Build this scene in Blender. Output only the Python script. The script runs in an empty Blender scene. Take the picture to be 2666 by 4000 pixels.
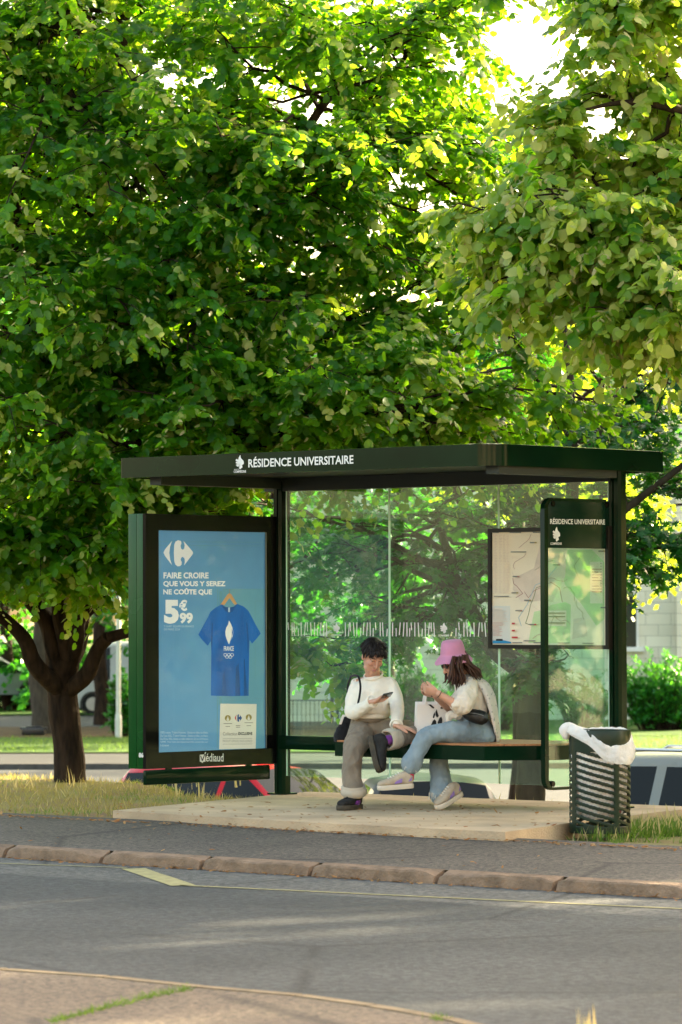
EXPO = 3.0
import bpy, bmesh, math, random
import numpy as np
from mathutils import Vector, Matrix, noise
random.seed(7)
rng = np.random.default_rng(7)
SC = bpy.context.scene
COL = SC.collection
R = math.radians

# ------------------------------------------------------------------ camera
F, CX, CY = 15052.0, 1333.0, 2000.0
CAM = np.array([21.1042, -22.4876, 1.4596])
YAW, PITCH, ROLL = R(42.2124), R(1.4828), R(-0.1154)
FWH = np.array([-math.sin(YAW), math.cos(YAW), 0.0])
RT = np.array([math.cos(YAW), math.sin(YAW), 0.0])
UP = np.array([0, 0, 1.0])
FW = FWH*math.cos(PITCH) + UP*math.sin(PITCH)
_u = UP*math.cos(PITCH) - FWH*math.sin(PITCH)
R3 = RT*math.cos(ROLL) + _u*math.sin(ROLL)
U3 = _u*math.cos(ROLL) - RT*math.sin(ROLL)

def ray(px, py): return FW + R3*((px-CX)/F) + U3*((CY-py)/F)
def at_d(px, py, d): return CAM + ray(px, py)*d
def at_z(px, py, z):
    r = ray(px, py); return CAM + r*((z-CAM[2])/r[2])
def at_y(px, py, y):
    r = ray(px, py); return CAM + r*((y-CAM[1])/r[1])
def at_x(px, py, x):
    r = ray(px, py); return CAM + r*((x-CAM[0])/r[0])
def ud(u, d, z):                     # lateral metres from the view axis, metres ahead, height
    p = CAM + RT*u + FWH*d; return np.array([p[0], p[1], z])

cam_data = bpy.data.cameras.new('camera')
cam = bpy.data.objects.new('camera', cam_data); COL.objects.link(cam)
cam.matrix_world = Matrix(((R3[0], U3[0], -FW[0], CAM[0]), (R3[1], U3[1], -FW[1], CAM[1]), (R3[2], U3[2], -FW[2], CAM[2]), (0, 0, 0, 1)))
cam_data.sensor_fit = 'VERTICAL'; cam_data.sensor_height = 36.0; cam_data.sensor_width = 24.0
cam_data.lens = 36.0*F/4000.0
cam_data.clip_start = 0.5; cam_data.clip_end = 3000
cam_data.dof.use_dof = True; cam_data.dof.focus_distance = 28.8; cam_data.dof.aperture_fstop = 5.6
SC.camera = cam

# ------------------------------------------------------------------ light
SUN_EL, SUN_OFF = 18.0, 52.0         # degrees above the horizon, degrees right of the view axis
_sd = FWH*math.cos(R(SUN_OFF)) + RT*math.sin(R(SUN_OFF))
SUNV = Vector((_sd[0]*math.cos(R(SUN_EL)), _sd[1]*math.cos(R(SUN_EL)), math.sin(R(SUN_EL))))
sl = bpy.data.lights.new('sun', 'SUN'); sl.energy = 4.7; sl.angle = R(0.6); sl.color = (1.0, 0.84, 0.56)
so = bpy.data.objects.new('sun', sl); COL.objects.link(so)
so.rotation_euler = SUNV.to_track_quat('Z', 'Y').to_euler(); so.location = (0, 40, 40)
W = bpy.data.worlds.new('World'); SC.world = W; W.use_nodes = True
wn = W.node_tree.nodes; wl = W.node_tree.links
sky = wn.new('ShaderNodeTexSky'); sky.sky_type = 'NISHITA'; sky.sun_disc = False
sky.sun_elevation = R(SUN_EL); sky.sun_rotation = math.atan2(SUNV.x, SUNV.y)
sky.dust_density = 4.0; sky.ozone_density = 0.6; sky.air_density = 1.0
tint = wn.new('ShaderNodeMix'); tint.data_type = 'RGBA'; tint.blend_type = 'MULTIPLY'; tint.inputs[0].default_value = 1.0
tint.inputs[7].default_value = (1.0, 0.885, 0.72, 1)
bg = wn['Background']; bg.inputs['Strength'].default_value = 0.13
wl.new(sky.outputs[0], tint.inputs[6]); wl.new(tint.outputs[2], bg.inputs['Color'])
SC.view_settings.view_transform = 'Standard'; SC.view_settings.look = 'None'
SC.view_settings.exposure = EXPO; SC.view_settings.gamma = 1.0
try:
    SC.cycles.use_denoising = True
    SC.cycles.max_bounces = 10; SC.cycles.transparent_max_bounces = 12
    SC.cycles.sample_clamp_indirect = 6.0
    SC.cycles.caustics_reflective = False; SC.cycles.caustics_refractive = False
except Exception: pass

# ------------------------------------------------------------------ materials
MATS = {}
def newmat(name):
    m = bpy.data.materials.new(name); m.use_nodes = True; MATS[name] = m
    n = m.node_tree.nodes; l = m.node_tree.links
    return m, n, l, n['Principled BSDF']
def rgba(c): return (c[0], c[1], c[2], 1)
def mat(name, col, rough=0.6, spec=0.5, var=0.12, scale=6.0, bump=0.0, bscale=80.0, metal=0.0, coat=0.0, sheen=0.0, trans=0.0, em=0.0, stretch=None):
    """a plain surface with a little uneven colour"""
    if name in MATS: return MATS[name]
    m, n, l, p = newmat(name)
    p.inputs['Roughness'].default_value = rough; p.inputs['Specular IOR Level'].default_value = spec
    p.inputs['Metallic'].default_value = metal; p.inputs['Coat Weight'].default_value = coat
    p.inputs['Sheen Weight'].default_value = sheen
    tc = n.new('ShaderNodeTexCoord'); vec = tc.outputs['Object']
    if stretch:
        mp = n.new('ShaderNodeMapping'); mp.inputs['Scale'].default_value = stretch
        l.new(vec, mp.inputs['Vector']); vec = mp.outputs['Vector']
    if var > 0:
        nz = n.new('ShaderNodeTexNoise'); nz.inputs['Scale'].default_value = scale; nz.inputs['Detail'].default_value = 5
        l.new(vec, nz.inputs['Vector'])
        cr = n.new('ShaderNodeValToRGB'); cr.color_ramp.elements[0].position = 0.3; cr.color_ramp.elements[1].position = 0.7
        cr.color_ramp.elements[0].color = rgba([c*(1-var) for c in col]); cr.color_ramp.elements[1].color = rgba([min(1, c*(1+var)) for c in col])
        l.new(nz.outputs['Fac'], cr.inputs['Fac']); l.new(cr.outputs['Color'], p.inputs['Base Color'])
        if rough > 0.15:
            mr = n.new('ShaderNodeMapRange'); mr.inputs['To Min'].default_value = max(0.02, rough-0.08); mr.inputs['To Max'].default_value = min(1, rough+0.08)
            l.new(nz.outputs['Fac'], mr.inputs['Value']); l.new(mr.outputs['Result'], p.inputs['Roughness'])
    else: p.inputs['Base Color'].default_value = rgba(col)
    if bump > 0:
        nb = n.new('ShaderNodeTexNoise'); nb.inputs['Scale'].default_value = bscale; nb.inputs['Detail'].default_value = 4
        l.new(vec, nb.inputs['Vector'])
        bp = n.new('ShaderNodeBump'); bp.inputs['Strength'].default_value = bump; bp.inputs['Distance'].default_value = 0.02
        l.new(nb.outputs['Fac'], bp.inputs['Height']); l.new(bp.outputs['Normal'], p.inputs['Normal'])
    if trans > 0:
        tr = n.new('ShaderNodeBsdfTranslucent'); tr.inputs['Color'].default_value = rgba(col)
        mx = n.new('ShaderNodeMixShader'); mx.inputs[0].default_value = trans
        l.new(p.outputs[0], mx.inputs[1]); l.new(tr.outputs[0], mx.inputs[2]); l.new(mx.outputs[0], n['Material Output'].inputs['Surface'])
    if em > 0:
        p.inputs['Emission Color'].default_value = rgba(col); p.inputs['Emission Strength'].default_value = em
    return m

def glass_mat(name, tintc=(0.86, 0.97, 0.91), haze=0.035, ior=1.5):
    m, n, l, p = newmat(name); out = n['Material Output']; n.remove(p)
    t = n.new('ShaderNodeBsdfTransparent'); t.inputs['Color'].default_value = rgba(tintc)
    g = n.new('ShaderNodeBsdfGlossy'); g.inputs['Roughness'].default_value = 0.02; g.inputs['Color'].default_value = (1, 1, 1, 1)
    fr = n.new('ShaderNodeFresnel'); ge = n.new('ShaderNodeNewGeometry'); io = n.new('ShaderNodeMapRange'); io.inputs['To Min'].default_value = ior; io.inputs['To Max'].default_value = 1/ior
    l.new(ge.outputs['Backfacing'], io.inputs['Value']); l.new(io.outputs[0], fr.inputs['IOR'])      # a thin pane: the same mirror on both faces
    a = n.new('ShaderNodeMixShader'); l.new(fr.outputs[0], a.inputs[0]); l.new(t.outputs[0], a.inputs[1]); l.new(g.outputs[0], a.inputs[2])
    d = n.new('ShaderNodeBsdfDiffuse'); d.inputs['Color'].default_value = (0.72, 0.8, 0.74, 1)
    tr = n.new('ShaderNodeBsdfTranslucent'); tr.inputs['Color'].default_value = (0.72, 0.8, 0.74, 1)
    dd = n.new('ShaderNodeMixShader'); dd.inputs[0].default_value = 0.5; l.new(d.outputs[0], dd.inputs[1]); l.new(tr.outputs[0], dd.inputs[2])
    tc = n.new('ShaderNodeTexCoord'); mp = n.new('ShaderNodeMapping'); mp.inputs['Scale'].default_value = (2.2, 2.2, 1.1); l.new(tc.outputs['Object'], mp.inputs['Vector'])
    nz = n.new('ShaderNodeTexNoise'); nz.inputs['Scale'].default_value = 1.6; nz.inputs['Detail'].default_value = 6; l.new(mp.outputs[0], nz.inputs['Vector'])
    mr = n.new('ShaderNodeMapRange'); mr.inputs['From Min'].default_value = 0.3; mr.inputs['From Max'].default_value = 0.75
    mr.inputs['To Min'].default_value = haze*0.4; mr.inputs['To Max'].default_value = haze*2.0; l.new(nz.outputs['Fac'], mr.inputs['Value'])
    b = n.new('ShaderNodeMixShader'); l.new(mr.outputs[0], b.inputs[0]); l.new(a.outputs[0], b.inputs[1]); l.new(dd.outputs[0], b.inputs[2])
    l.new(b.outputs[0], out.inputs['Surface'])
    return m

# ------------------------------------------------------------------ mesh helpers
def nrm(v):
    v = np.asarray(v, float); return v/(np.linalg.norm(v)+1e-12)
class MB:
    """collects shapes; build() links them as ONE mesh object"""
    def __init__(s): s.v = []; s.f = []; s.m = []; s.n = 0
    def add(s, verts, faces, m=None):
        o = s.n; s.v.append(np.asarray(verts, float).reshape(-1, 3)); s.n += len(s.v[-1])
        for f in faces: s.f.append([i+o for i in f]); s.m.append(m)
        return s
    def box(s, c, half, ax=None, m=None, bev=0.0):
        c = np.asarray(c, float); A = np.eye(3) if ax is None else np.array(ax, float)
        if bev <= 0:
            sg = np.array([[x, y, z] for x in (-1, 1) for y in (-1, 1) for z in (-1, 1)], float)
            v = c + (sg*np.asarray(half))@A
            return s.add(v, [(0, 1, 3, 2), (4, 6, 7, 5), (0, 4, 5, 1), (2, 3, 7, 6), (0, 2, 6, 4), (1, 5, 7, 3)], m)
        bm = bmesh.new(); bmesh.ops.create_cube(bm, size=2.0)
        for q in bm.verts: q.co = Vector((q.co.x*half[0], q.co.y*half[1], q.co.z*half[2]))
        bmesh.ops.bevel(bm, geom=bm.edges[:], offset=bev, segments=2, affect='EDGES', profile=0.6)
        bm.verts.index_update()
        v = c + np.array([q.co[:] for q in bm.verts])@A; f = [[q.index for q in fc.verts] for fc in bm.faces]; bm.free()
        return s.add(v, f, m)
    def bx(s, x0, x1, y0, y1, z0, z1, m=None, bev=0.0):
        return s.box(((x0+x1)/2, (y0+y1)/2, (z0+z1)/2), (abs(x1-x0)/2, abs(y1-y0)/2, abs(z1-z0)/2), None, m, bev)
    def rings(s, rings, m=None, cap=True, closed=True):
        k = len(rings[0]); V = np.concatenate([np.asarray(r, float) for r in rings]); f = []
        for i in range(len(rings)-1):
            for j in range(k if closed else k-1):
                a = i*k+j; b = i*k+(j+1) % k; f.append((a, b, b+k, a+k))
        if cap and closed:
            f.append(tuple(range(k))[::-1]); f.append(tuple(range((len(rings)-1)*k, len(rings)*k)))
        return s.add(V, f, m)
    def tube(s, pts, rad, seg=8, m=None, cap=True):
        pts = np.asarray(pts, float); n = len(pts)
        rad = np.full(n, rad) if np.isscalar(rad) else np.asarray(rad, float)
        T = np.gradient(pts, axis=0); T /= np.linalg.norm(T, axis=1)[:, None]+1e-12
        ref = np.array([0, 0, 1.0]) if abs(T[0][2]) < 0.9 else np.array([1.0, 0, 0])
        N = nrm(np.cross(T[0], ref)); out = []
        a = np.linspace(0, 2*np.pi, seg, endpoint=False)
        for i in range(n):
            N = nrm(N - T[i]*np.dot(N, T[i])); B = np.cross(T[i], N)
            out.append(pts[i] + rad[i]*(np.cos(a)[:, None]*N + np.sin(a)[:, None]*B))
        return s.rings(out, m, cap)
    def ell(s, stations, seg=20, m=None, cap=True, power=1.0):
        """stations: (centre, half-width vector, half-depth vector)"""
        a = np.linspace(0, 2*np.pi, seg, endpoint=False); ca, sa = np.cos(a), np.sin(a)
        if power != 1.0: ca = np.sign(ca)*abs(ca)**power; sa = np.sign(sa)*abs(sa)**power
        return s.rings([np.asarray(c) + ca[:, None]*np.asarray(A) + sa[:, None]*np.asarray(B) for c, A, B in stations], m, cap)
    def ball(s, c, r, ax=None, m=None, nu=16, nv=10):
        r = np.full(3, r) if np.isscalar(r) else np.asarray(r, float); A = np.eye(3) if ax is None else np.array(ax, float)
        V = [[0, 0, 1]]; f = []
        for i in range(1, nv):
            t = np.pi*i/nv
            for j in range(nu):
                p = 2*np.pi*j/nu; V.append([np.sin(t)*np.cos(p), np.sin(t)*np.sin(p), np.cos(t)])
        V.append([0, 0, -1]); L = len(V)-1
        for j in range(nu):
            k = (j+1) % nu; f.append((0, 1+j, 1+k)); f.append((L, L-nu+k, L-nu+j))
            for i in range(nv-2): a = 1+i*nu; f.append((a+j, a+nu+j, a+nu+k, a+k))
        return s.add(np.asarray(c) + (np.array(V)*r)@A, f, m)
    def limb(s, pts, rad, seg=12, m=None):
        """a smooth tapering tube with round ends"""
        P, Q = smooth_path(pts, rad, 4)
        s.tube(P, Q, seg, m); s.ball(P[0], Q[0], None, m, seg, 8); s.ball(P[-1], Q[-1], None, m, seg, 8); return s
    def prism(s, poly, nvec, m=None):
        """poly: 3-D outline, extruded along nvec (thin shapes keep both faces)"""
        P = np.asarray(poly, float); k = len(P); V = np.concatenate([P, P+np.asarray(nvec, float)])
        f = [tuple(range(k))[::-1], tuple(range(k, 2*k))] + [(i, (i+1) % k, (i+1) % k+k, i+k) for i in range(k)]
        return s.add(V, f, m)
    def poly(s, poly, m=None): return s.add(poly, [tuple(range(len(poly)))], m)
    def build(s, name, mats, parent=None, smooth=35, root=None):
        me = bpy.data.meshes.new(name)
        V = np.concatenate(s.v) if s.v else np.zeros((0, 3))
        r = parent
        while r is not None and r.parent is not None: r = r.parent
        if r is not None and r.type == 'EMPTY' and not r.get('_local'): V = V - np.array(r.location)
        if not isinstance(mats, (list, tuple)): mats = [mats]
        used = list(dict.fromkeys([m if m is not None else mats[0] for m in s.m]))
        me.from_pydata(V.tolist(), [], s.f)
        for q in used: me.materials.append(q)
        me.polygons.foreach_set('material_index', [used.index(m if m is not None else mats[0]) for m in s.m])
        if smooth:
            me.polygons.foreach_set('use_smooth', [True]*len(s.f)); me.set_sharp_from_angle(angle=R(smooth))
        me.update()
        o = bpy.data.objects.new(name, me); COL.objects.link(o)
        if parent is not None: o.parent = parent
        return o
def smooth_path(pts, rad, sub=4):
    P = np.asarray(pts, float); n = len(P); rd = np.full(n, rad) if np.isscalar(rad) else np.asarray(rad, float)
    E = np.vstack([2*P[0]-P[1], P, 2*P[-1]-P[-2]]); out = []; ro = []
    for i in range(n-1):
        p0, p1, p2, p3 = E[i], E[i+1], E[i+2], E[i+3]
        for k in range(sub):
            t = k/sub
            out.append(0.5*((2*p1)+(-p0+p2)*t+(2*p0-5*p1+4*p2-p3)*t*t+(-p0+3*p1-3*p2+p3)*t**3)); ro.append(rd[i]+(rd[i+1]-rd[i])*t)
    out.append(P[-1]); ro.append(rd[-1]); return np.array(out), np.array(ro)
def tag(o, label=None, cat=None, group=None, kind=None):
    if label: o['label'] = label
    if cat: o['category'] = cat
    if group: o['group'] = group
    if kind: o['kind'] = kind
    return o
def empty(name, loc, label=None, cat=None, group=None, rz=0.0, local=False):
    o = bpy.data.objects.new(name, None); COL.objects.link(o); o.location = [float(q) for q in loc]; o.rotation_euler = (0, 0, rz)
    o.empty_display_size = 0.2
    if local: o['_local'] = 1
    return tag(o, label, cat, group)
def remesh(mb, voxel, it=6, fac=0.5):
    """fuse the collected shapes into one continuous skin"""
    o = mb.build('fuse', mat('fuse', (1, 1, 1), var=0), smooth=0)
    a = o.modifiers.new('r', 'REMESH'); a.mode = 'VOXEL'; a.voxel_size = voxel
    b = o.modifiers.new('s', 'SMOOTH'); b.factor = fac; b.iterations = it
    dg = bpy.context.evaluated_depsgraph_get(); me = bpy.data.meshes.new_from_object(o.evaluated_get(dg))
    v = np.empty(len(me.vertices)*3); me.vertices.foreach_get('co', v); f = [tuple(p.vertices) for p in me.polygons]
    om = o.data; bpy.data.objects.remove(o); bpy.data.meshes.remove(om); bpy.data.meshes.remove(me)
    r = MB(); r.add(v.reshape(-1, 3), f); return r
def wrinkle(mb, amp, scale, stretch=(1, 1, 1), seed=0.0, ridge=False):
    V = np.concatenate(mb.v); me = bpy.data.meshes.new('t'); me.from_pydata(V.tolist(), [], mb.f); me.update()
    N = np.empty(len(V)*3); me.vertices.foreach_get('normal', N); N = N.reshape(-1, 3); bpy.data.meshes.remove(me)
    d = np.array([noise.noise(Vector((p[0]*stretch[0]*scale+seed, p[1]*stretch[1]*scale, p[2]*stretch[2]*scale))) + 0.5*noise.noise(Vector((p[0]*stretch[0]*scale*2.3, p[1]*stretch[1]*scale*2.3+seed, p[2]*stretch[2]*scale*2.3))) for p in V])
    if ridge: d = 0.35-np.abs(d)*1.6                # sharp creases
    mb.v = [V + N*(d*amp)[:, None]]; return mb

# ------------------------------------------------------------------ flat lettering
_ACC = str.maketrans('ÉÈÛéèû', 'EEUeeu')
_tc = {}
def text2d(s, bold=0.0, shear=0.0):
    k = (s, bold, shear)
    if k in _tc: return _tc[k]
    res = []
    for t in (s, s.translate(_ACC)):
        cu = bpy.data.curves.new('t', 'FONT'); cu.body = t; cu.size = 1.0; cu.offset = bold; cu.resolution_u = 3; cu.shear = shear
        o = bpy.data.objects.new('t', cu); COL.objects.link(o)
        dg = bpy.context.evaluated_depsgraph_get(); me = bpy.data.meshes.new_from_object(o.evaluated_get(dg))
        v = np.empty(len(me.vertices)*3); me.vertices.foreach_get('co', v); f = [tuple(p.vertices) for p in me.polygons]
        res.append((v.reshape(-1, 3)[:, :2], f)); bpy.data.objects.remove(o); bpy.data.curves.remove(cu); bpy.data.meshes.remove(me)
    _tc[k] = res; return res
def put_text(mb, s, c00, c10, c01, nv, m, bold=0.012, shear=0.0):
    """fit s in the parallelogram lower-left, lower-right, upper-left (accents stand out above)"""
    (v, f), (b, _) = text2d(s, bold, shear)
    lo, hi = b.min(0), b.max(0); q = (v-lo)/(hi-lo)
    c00, c10, c01 = map(np.asarray, (c00, c10, c01))
    mb.add(c00 + q[:, :1]*(c10-c00) + q[:, 1:]*(c01-c00) + np.asarray(nv), f, m)
# ------------------------------------------------------------------ ground
def asphalt(name, base, warm, road=False):
    m, n, l, p = newmat(name)
    tc = n.new('ShaderNodeTexCoord'); p.inputs['Roughness'].default_value = 0.75; p.inputs['Specular IOR Level'].default_value = 0.4
    def nz(scale, detail=4, vec=None):
        q = n.new('ShaderNodeTexNoise'); q.inputs['Scale'].default_value = scale; q.inputs['Detail'].default_value = detail
        l.new(vec or tc.outputs['Object'], q.inputs['Vector']); return q.outputs['Fac']
    def ramp(fac, a, b, ca, cb):
        c = n.new('ShaderNodeValToRGB'); c.color_ramp.elements[0].position = a; c.color_ramp.elements[1].position = b
        c.color_ramp.elements[0].color = rgba(ca); c.color_ramp.elements[1].color = rgba(cb); l.new(fac, c.inputs['Fac']); return c.outputs['Color']
    def mix(f, a, b, t='MIX'):
        x = n.new('ShaderNodeMix'); x.data_type = 'RGBA'; x.blend_type = t
        if isinstance(f, float): x.inputs[0].default_value = f
        else: l.new(f, x.inputs[0])
        for i, c in ((6, a), (7, b)):
            if isinstance(c, tuple): x.inputs[i].default_value = rgba(c)
            else: l.new(c, x.inputs[i])
        return x.outputs[2]
    col = ramp(nz(0.5), 0.35, 0.65, base, warm)
    if road:
        sp = n.new('ShaderNodeSeparateXYZ'); l.new(tc.outputs['Object'], sp.inputs[0])
        wob = nz(0.35, 3)
        def band(y0, soft, amp=0.8):              # 1 on the road side of the line y = y0
            a = n.new('ShaderNodeMath'); a.operation = 'MULTIPLY_ADD'; a.inputs[1].default_value = amp; l.new(wob, a.inputs[0]); l.new(sp.outputs['Y'], a.inputs[2])
            r = n.new('ShaderNodeMapRange'); r.inputs['From Min'].default_value = y0+amp/2-soft; r.inputs['From Max'].default_value = y0+amp/2+soft
            r.inputs['To Min'].default_value = 1; r.inputs['To Max'].default_value = 0; l.new(a.outputs[0], r.inputs['Value']); return r.outputs[0]
        strip = ramp(nz(0.6), 0.35, 0.65, (0.0817, 0.08428, 0.08084), (0.1075, 0.1084, 0.1015))
        patch = ramp(nz(0.7), 0.35, 0.65, (0.03096, 0.03612, 0.0387), (0.0516, 0.05676, 0.05848))
        near = ramp(nz(0.6), 0.3, 0.7, (0.06192, 0.06192, 0.05762), (0.086, 0.08428, 0.0774))
        col = mix(band(-5.55, 0.06, 0.25), strip, patch)
        col = mix(band(-10.3, 0.25, 2.0), col, near)
    sy = n.new('ShaderNodeMapping'); sy.inputs['Scale'].default_value = (1, 1, 1); l.new(tc.outputs['Object'], sy.inputs[0])
    gr = ramp(nz(26 if road else 34, 3), 0.36, 0.64, (0.5, 0.5, 0.51), (1.42, 1.4, 1.36))
    col = mix(1.0, col, gr, 'MULTIPLY')
    gr3 = ramp(nz(110, 2), 0.34, 0.66, (0.6, 0.6, 0.6), (1.35, 1.35, 1.35)); col = mix(1.0, col, gr3, 'MULTIPLY')
    gr2 = ramp(nz(1.7, 6), 0.3, 0.7, (0.86, 0.86, 0.86), (1.12, 1.11, 1.1)); col = mix(1.0, col, gr2, 'MULTIPLY')
    vo = n.new('ShaderNodeTexVoronoi'); vo.feature = 'DISTANCE_TO_EDGE'; vo.inputs['Scale'].default_value = 0.33; l.new(tc.outputs['Object'], vo.inputs['Vector'])
    ck = ramp(vo.outputs['Distance'], 0.0, 0.014, (0.38, 0.38, 0.38), (1, 1, 1))
    ckm = ramp(nz(0.8, 3), 0.42, 0.52, (0, 0, 0), (1, 1, 1)); ckc = mix(ckm, (1.0, 1.0, 1.0), ck); col = mix(1.0, col, ckc, 'MULTIPLY')
    l.new(col, p.inputs['Base Color'])
    b = n.new('ShaderNodeBump'); b.inputs['Strength'].default_value = 0.5; b.inputs['Distance'].default_value = 0.012; l.new(nz(70, 3), b.inputs['Height']); l.new(b.outputs[0], p.inputs['Normal'])
    return m
M_road = asphalt('road_asphalt', (0.09, 0.095, 0.095), (0.12, 0.12, 0.115), True)
M_pave = asphalt('pavement_asphalt', (0.080, 0.067, 0.054), (0.105, 0.088, 0.072))
M_near = asphalt('near_pavement_asphalt', (0.118, 0.088, 0.061), (0.148, 0.113, 0.079))
M_lot = asphalt('lot_asphalt', (0.022, 0.026, 0.027), (0.032, 0.036, 0.037))
M_farroad = asphalt('far_road_asphalt', (0.034, 0.042, 0.044), (0.046, 0.054, 0.056))
M_pad = mat('pad_concrete', (0.50, 0.375, 0.24), 0.85, 0.3, 0.22, 1.8, 0.5, 60)
M_kerb = mat('kerb_stone', (0.235, 0.16, 0.105), 0.85, 0.3, 0.3, 9, 0.7, 50)
M_kerbgrey = mat('kerb_grey', (0.07, 0.068, 0.062), 0.85, 0.3, 0.25, 7, 0.5, 50)
M_lawn = mat('lawn_green', (0.043, 0.1032, 0.01032), 0.9, 0.2, 0.35, 1.2, 0.6, 30)
M_dirt = mat('dry_earth', (0.086, 0.0602, 0.03096), 0.95, 0.1, 0.35, 3.0, 0.6, 30)
M_yellow = mat('yellow_paint', (0.33, 0.30, 0.14), 0.7, 0.3, 0.25, 14)

def flat(name, pts, z, m, kind='structure', thick=None):
    b = MB(); P = [np.array([p[0], p[1], z if len(p) < 3 else p[2]]) for p in pts]
    if thick: b.prism([q-np.array([0, 0, thick]) for q in P], (0, 0, thick))
    else: b.poly(P)
    o = b.build(name, m, smooth=0); tag(o, kind=kind); return o

# terrain: verge crest near the shelter, bank down to the car park, flat beyond to the horizon
def crest(x):
    return float(np.interp(x, [-7, -4.2, -2.9, -0.4, 0.4], [3.0, 2.75, 1.45, 0.72, 0.66]))
def ground_z(x, y):
    if y < -2.6: return -0.10
    c = crest(x)
    if y <= c:
        t = (y+2.6)/(c+2.6); base = -0.10-0.03*t
        return base + 0.02*noise.noise(Vector((x*0.8, y*0.8, 0)))
    t = min(1, (y-c)/3.0); t = t*t*(3-2*t)
    return -0.13 - 1.78*t
b = MB(); xs = np.concatenate([[-900, -300, -120, -60, -30], np.arange(-20, 14.01, 0.35), [18, 25, 40, 80, 200, 900]])
ys = np.concatenate([[-2.9], np.arange(-2.6, 8.01, 0.3), [10, 12, 16, 22, 30, 38, 60, 100, 200, 400, 900, 2000]])
V = [[x, y, ground_z(x, y)] for y in ys for x in xs]; nx = len(xs)
b.add(V, [(j*nx+i, j*nx+i+1, (j+1)*nx+i+1, (j+1)*nx+i) for j in range(len(ys)-1) for i in range(nx-1)])
def verge_mat():
    m, n, l, p = newmat('verge_soil'); p.inputs['Roughness'].default_value = 0.95
    tc = n.new('ShaderNodeTexCoord')
    a = n.new('ShaderNodeTexNoise'); a.inputs['Scale'].default_value = 1.4; a.inputs['Detail'].default_value = 6; l.new(tc.outputs['Object'], a.inputs[0])
    c = n.new('ShaderNodeValToRGB'); c.color_ramp.elements[0].position = 0.35; c.color_ramp.elements[1].position = 0.62
    c.color_ramp.elements[0].color = (0.20, 0.13, 0.055, 1); c.color_ramp.elements[1].color = (0.20, 0.19, 0.05, 1); l.new(a.outputs[0], c.inputs[0])
    l.new(c.outputs[0], p.inputs['Base Color'])
    bp = n.new('ShaderNodeBump'); bp.inputs['Strength'].default_value = 0.8; bp.inputs['Distance'].default_value = 0.03
    a2 = n.new('ShaderNodeTexNoise'); a2.inputs['Scale'].default_value = 40; l.new(tc.outputs['Object'], a2.inputs[0]); l.new(a2.outputs[0], bp.inputs['Height']); l.new(bp.outputs[0], p.inputs['Normal'])
    return m
ter = b.build('ground', verge_mat(), smooth=60); tag(ter, kind='structure')

YK, ZR = -4.467, -0.22               # road-side foot of the kerb, road level
flat('road', [(-400, -400), (400, -400), (400, YK+0.02), (-400, YK+0.02)], ZR, M_road)
# pavement: falls gently from the slab to the kerb
b = MB()
b.add([(-400, YK+0.13, -0.142), (400, YK+0.13, -0.142), (400, -2.62, -0.052), (-400, -2.62, -0.052)], [(0, 1, 2, 3)])
tag(b.build('pavement', M_pave, smooth=0), kind='structure')
# kerb stones: worn blocks about 1.3 m long with open joints
b = MB(); x = -22.0
while x < 22:
    L = random.uniform(0.92, 1.08); n = 12; prof = []
    sec0 = [(0.13, -0.30), (0.13, -0.137), (0.08, -0.136), (0.030, -0.137), (0.010, -0.142), (0.001, -0.155), (-0.002, -0.23), (-0.002, -0.30)]
    rings = []
    for i in range(n+1):
        xx = x+0.020+(L-0.040)*i/n; e = min(i, n-i); rr = []
        for k, (yy, zz) in enumerate(sec0):
            wear = 0.030*max(0, noise.noise(Vector((xx*2.2, yy*9, 3.1)))) + 0.012*max(0, noise.noise(Vector((xx*11, yy*20, 8.1)))) + (0.018 if e == 0 and 1 < k < 6 else 0)
            rr.append((xx, YK+yy+(wear if 3 <= k <= 6 else 0), zz-(wear*1.1 if 1 < k < 6 else 0)))
        rings.append(rr)
    b.rings(rings); x += L
tag(b.build('kerb', M_kerb, smooth=30), kind='structure')
# concrete slab under the shelter
pl = [at_z(442, 3166, 0), at_z(1180, 3211, 0), at_z(1975, 3250, 0), at_z(2250, 3212, 0), at_z(2606, 3168, 0)]
pad = [p[:2] for p in pl] + [(3.9, 0.62), (-0.15, 0.55)]
rnd = []
for i in range(len(pad)):
    a, c = np.array(pad[i]), np.array(pad[(i+1) % len(pad)]); k = max(2, int(np.linalg.norm(c-a)/0.12))
    for j in range(k):
        q = a+(c-a)*j/k; rnd.append(q + (0 if j == 0 else 1)*np.array([noise.noise(Vector((q[0]*4, q[1]*4, 1))), noise.noise(Vector((q[0]*4, q[1]*4, 7)))])*0.018)
flat('slab', rnd, 0.0, M_pad, thick=0.16)
# near pavement at the foot of the picture, with a pale edging
ed = [at_z(px, py, -0.165) for px, py in ((-900, 3722), (0, 3787), (393, 3815), (759, 3854), (1143, 3887), (1420, 3926), (1720, 3978), (2100, 4070), (2500, 4240), (2700, 4500))]
ed = [np.array(q) for q in ed]
tow = [q + np.array([0.672, -0.741, 0])*9 for q in (ed[-1], ed[0])]
flat('near_pavement', [q[:2] for q in ed] + [q[:2] for q in tow], -0.17, M_near, thick=0.2)
b = MB()
for i in range(len(ed)-1):
    a, c = ed[i], ed[i+1]; t = nrm(c-a); nn = np.cross(t, UP); nn *= -np.sign(np.dot(nn, [0.672, -0.741, 0])); k = max(1, int(np.linalg.norm(c-a)/0.9))
    for j in range(k):
        p = a+(c-a)*(j+0.01)/k; q = a+(c-a)*(j+0.99)/k
        b.prism([p+nn*0.004-[0, 0, 0.1], q+nn*0.004-[0, 0, 0.1], q+nn*0.07-[0, 0, 0.1], p+nn*0.07-[0, 0, 0.1]], (0, 0, 0.1))
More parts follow.
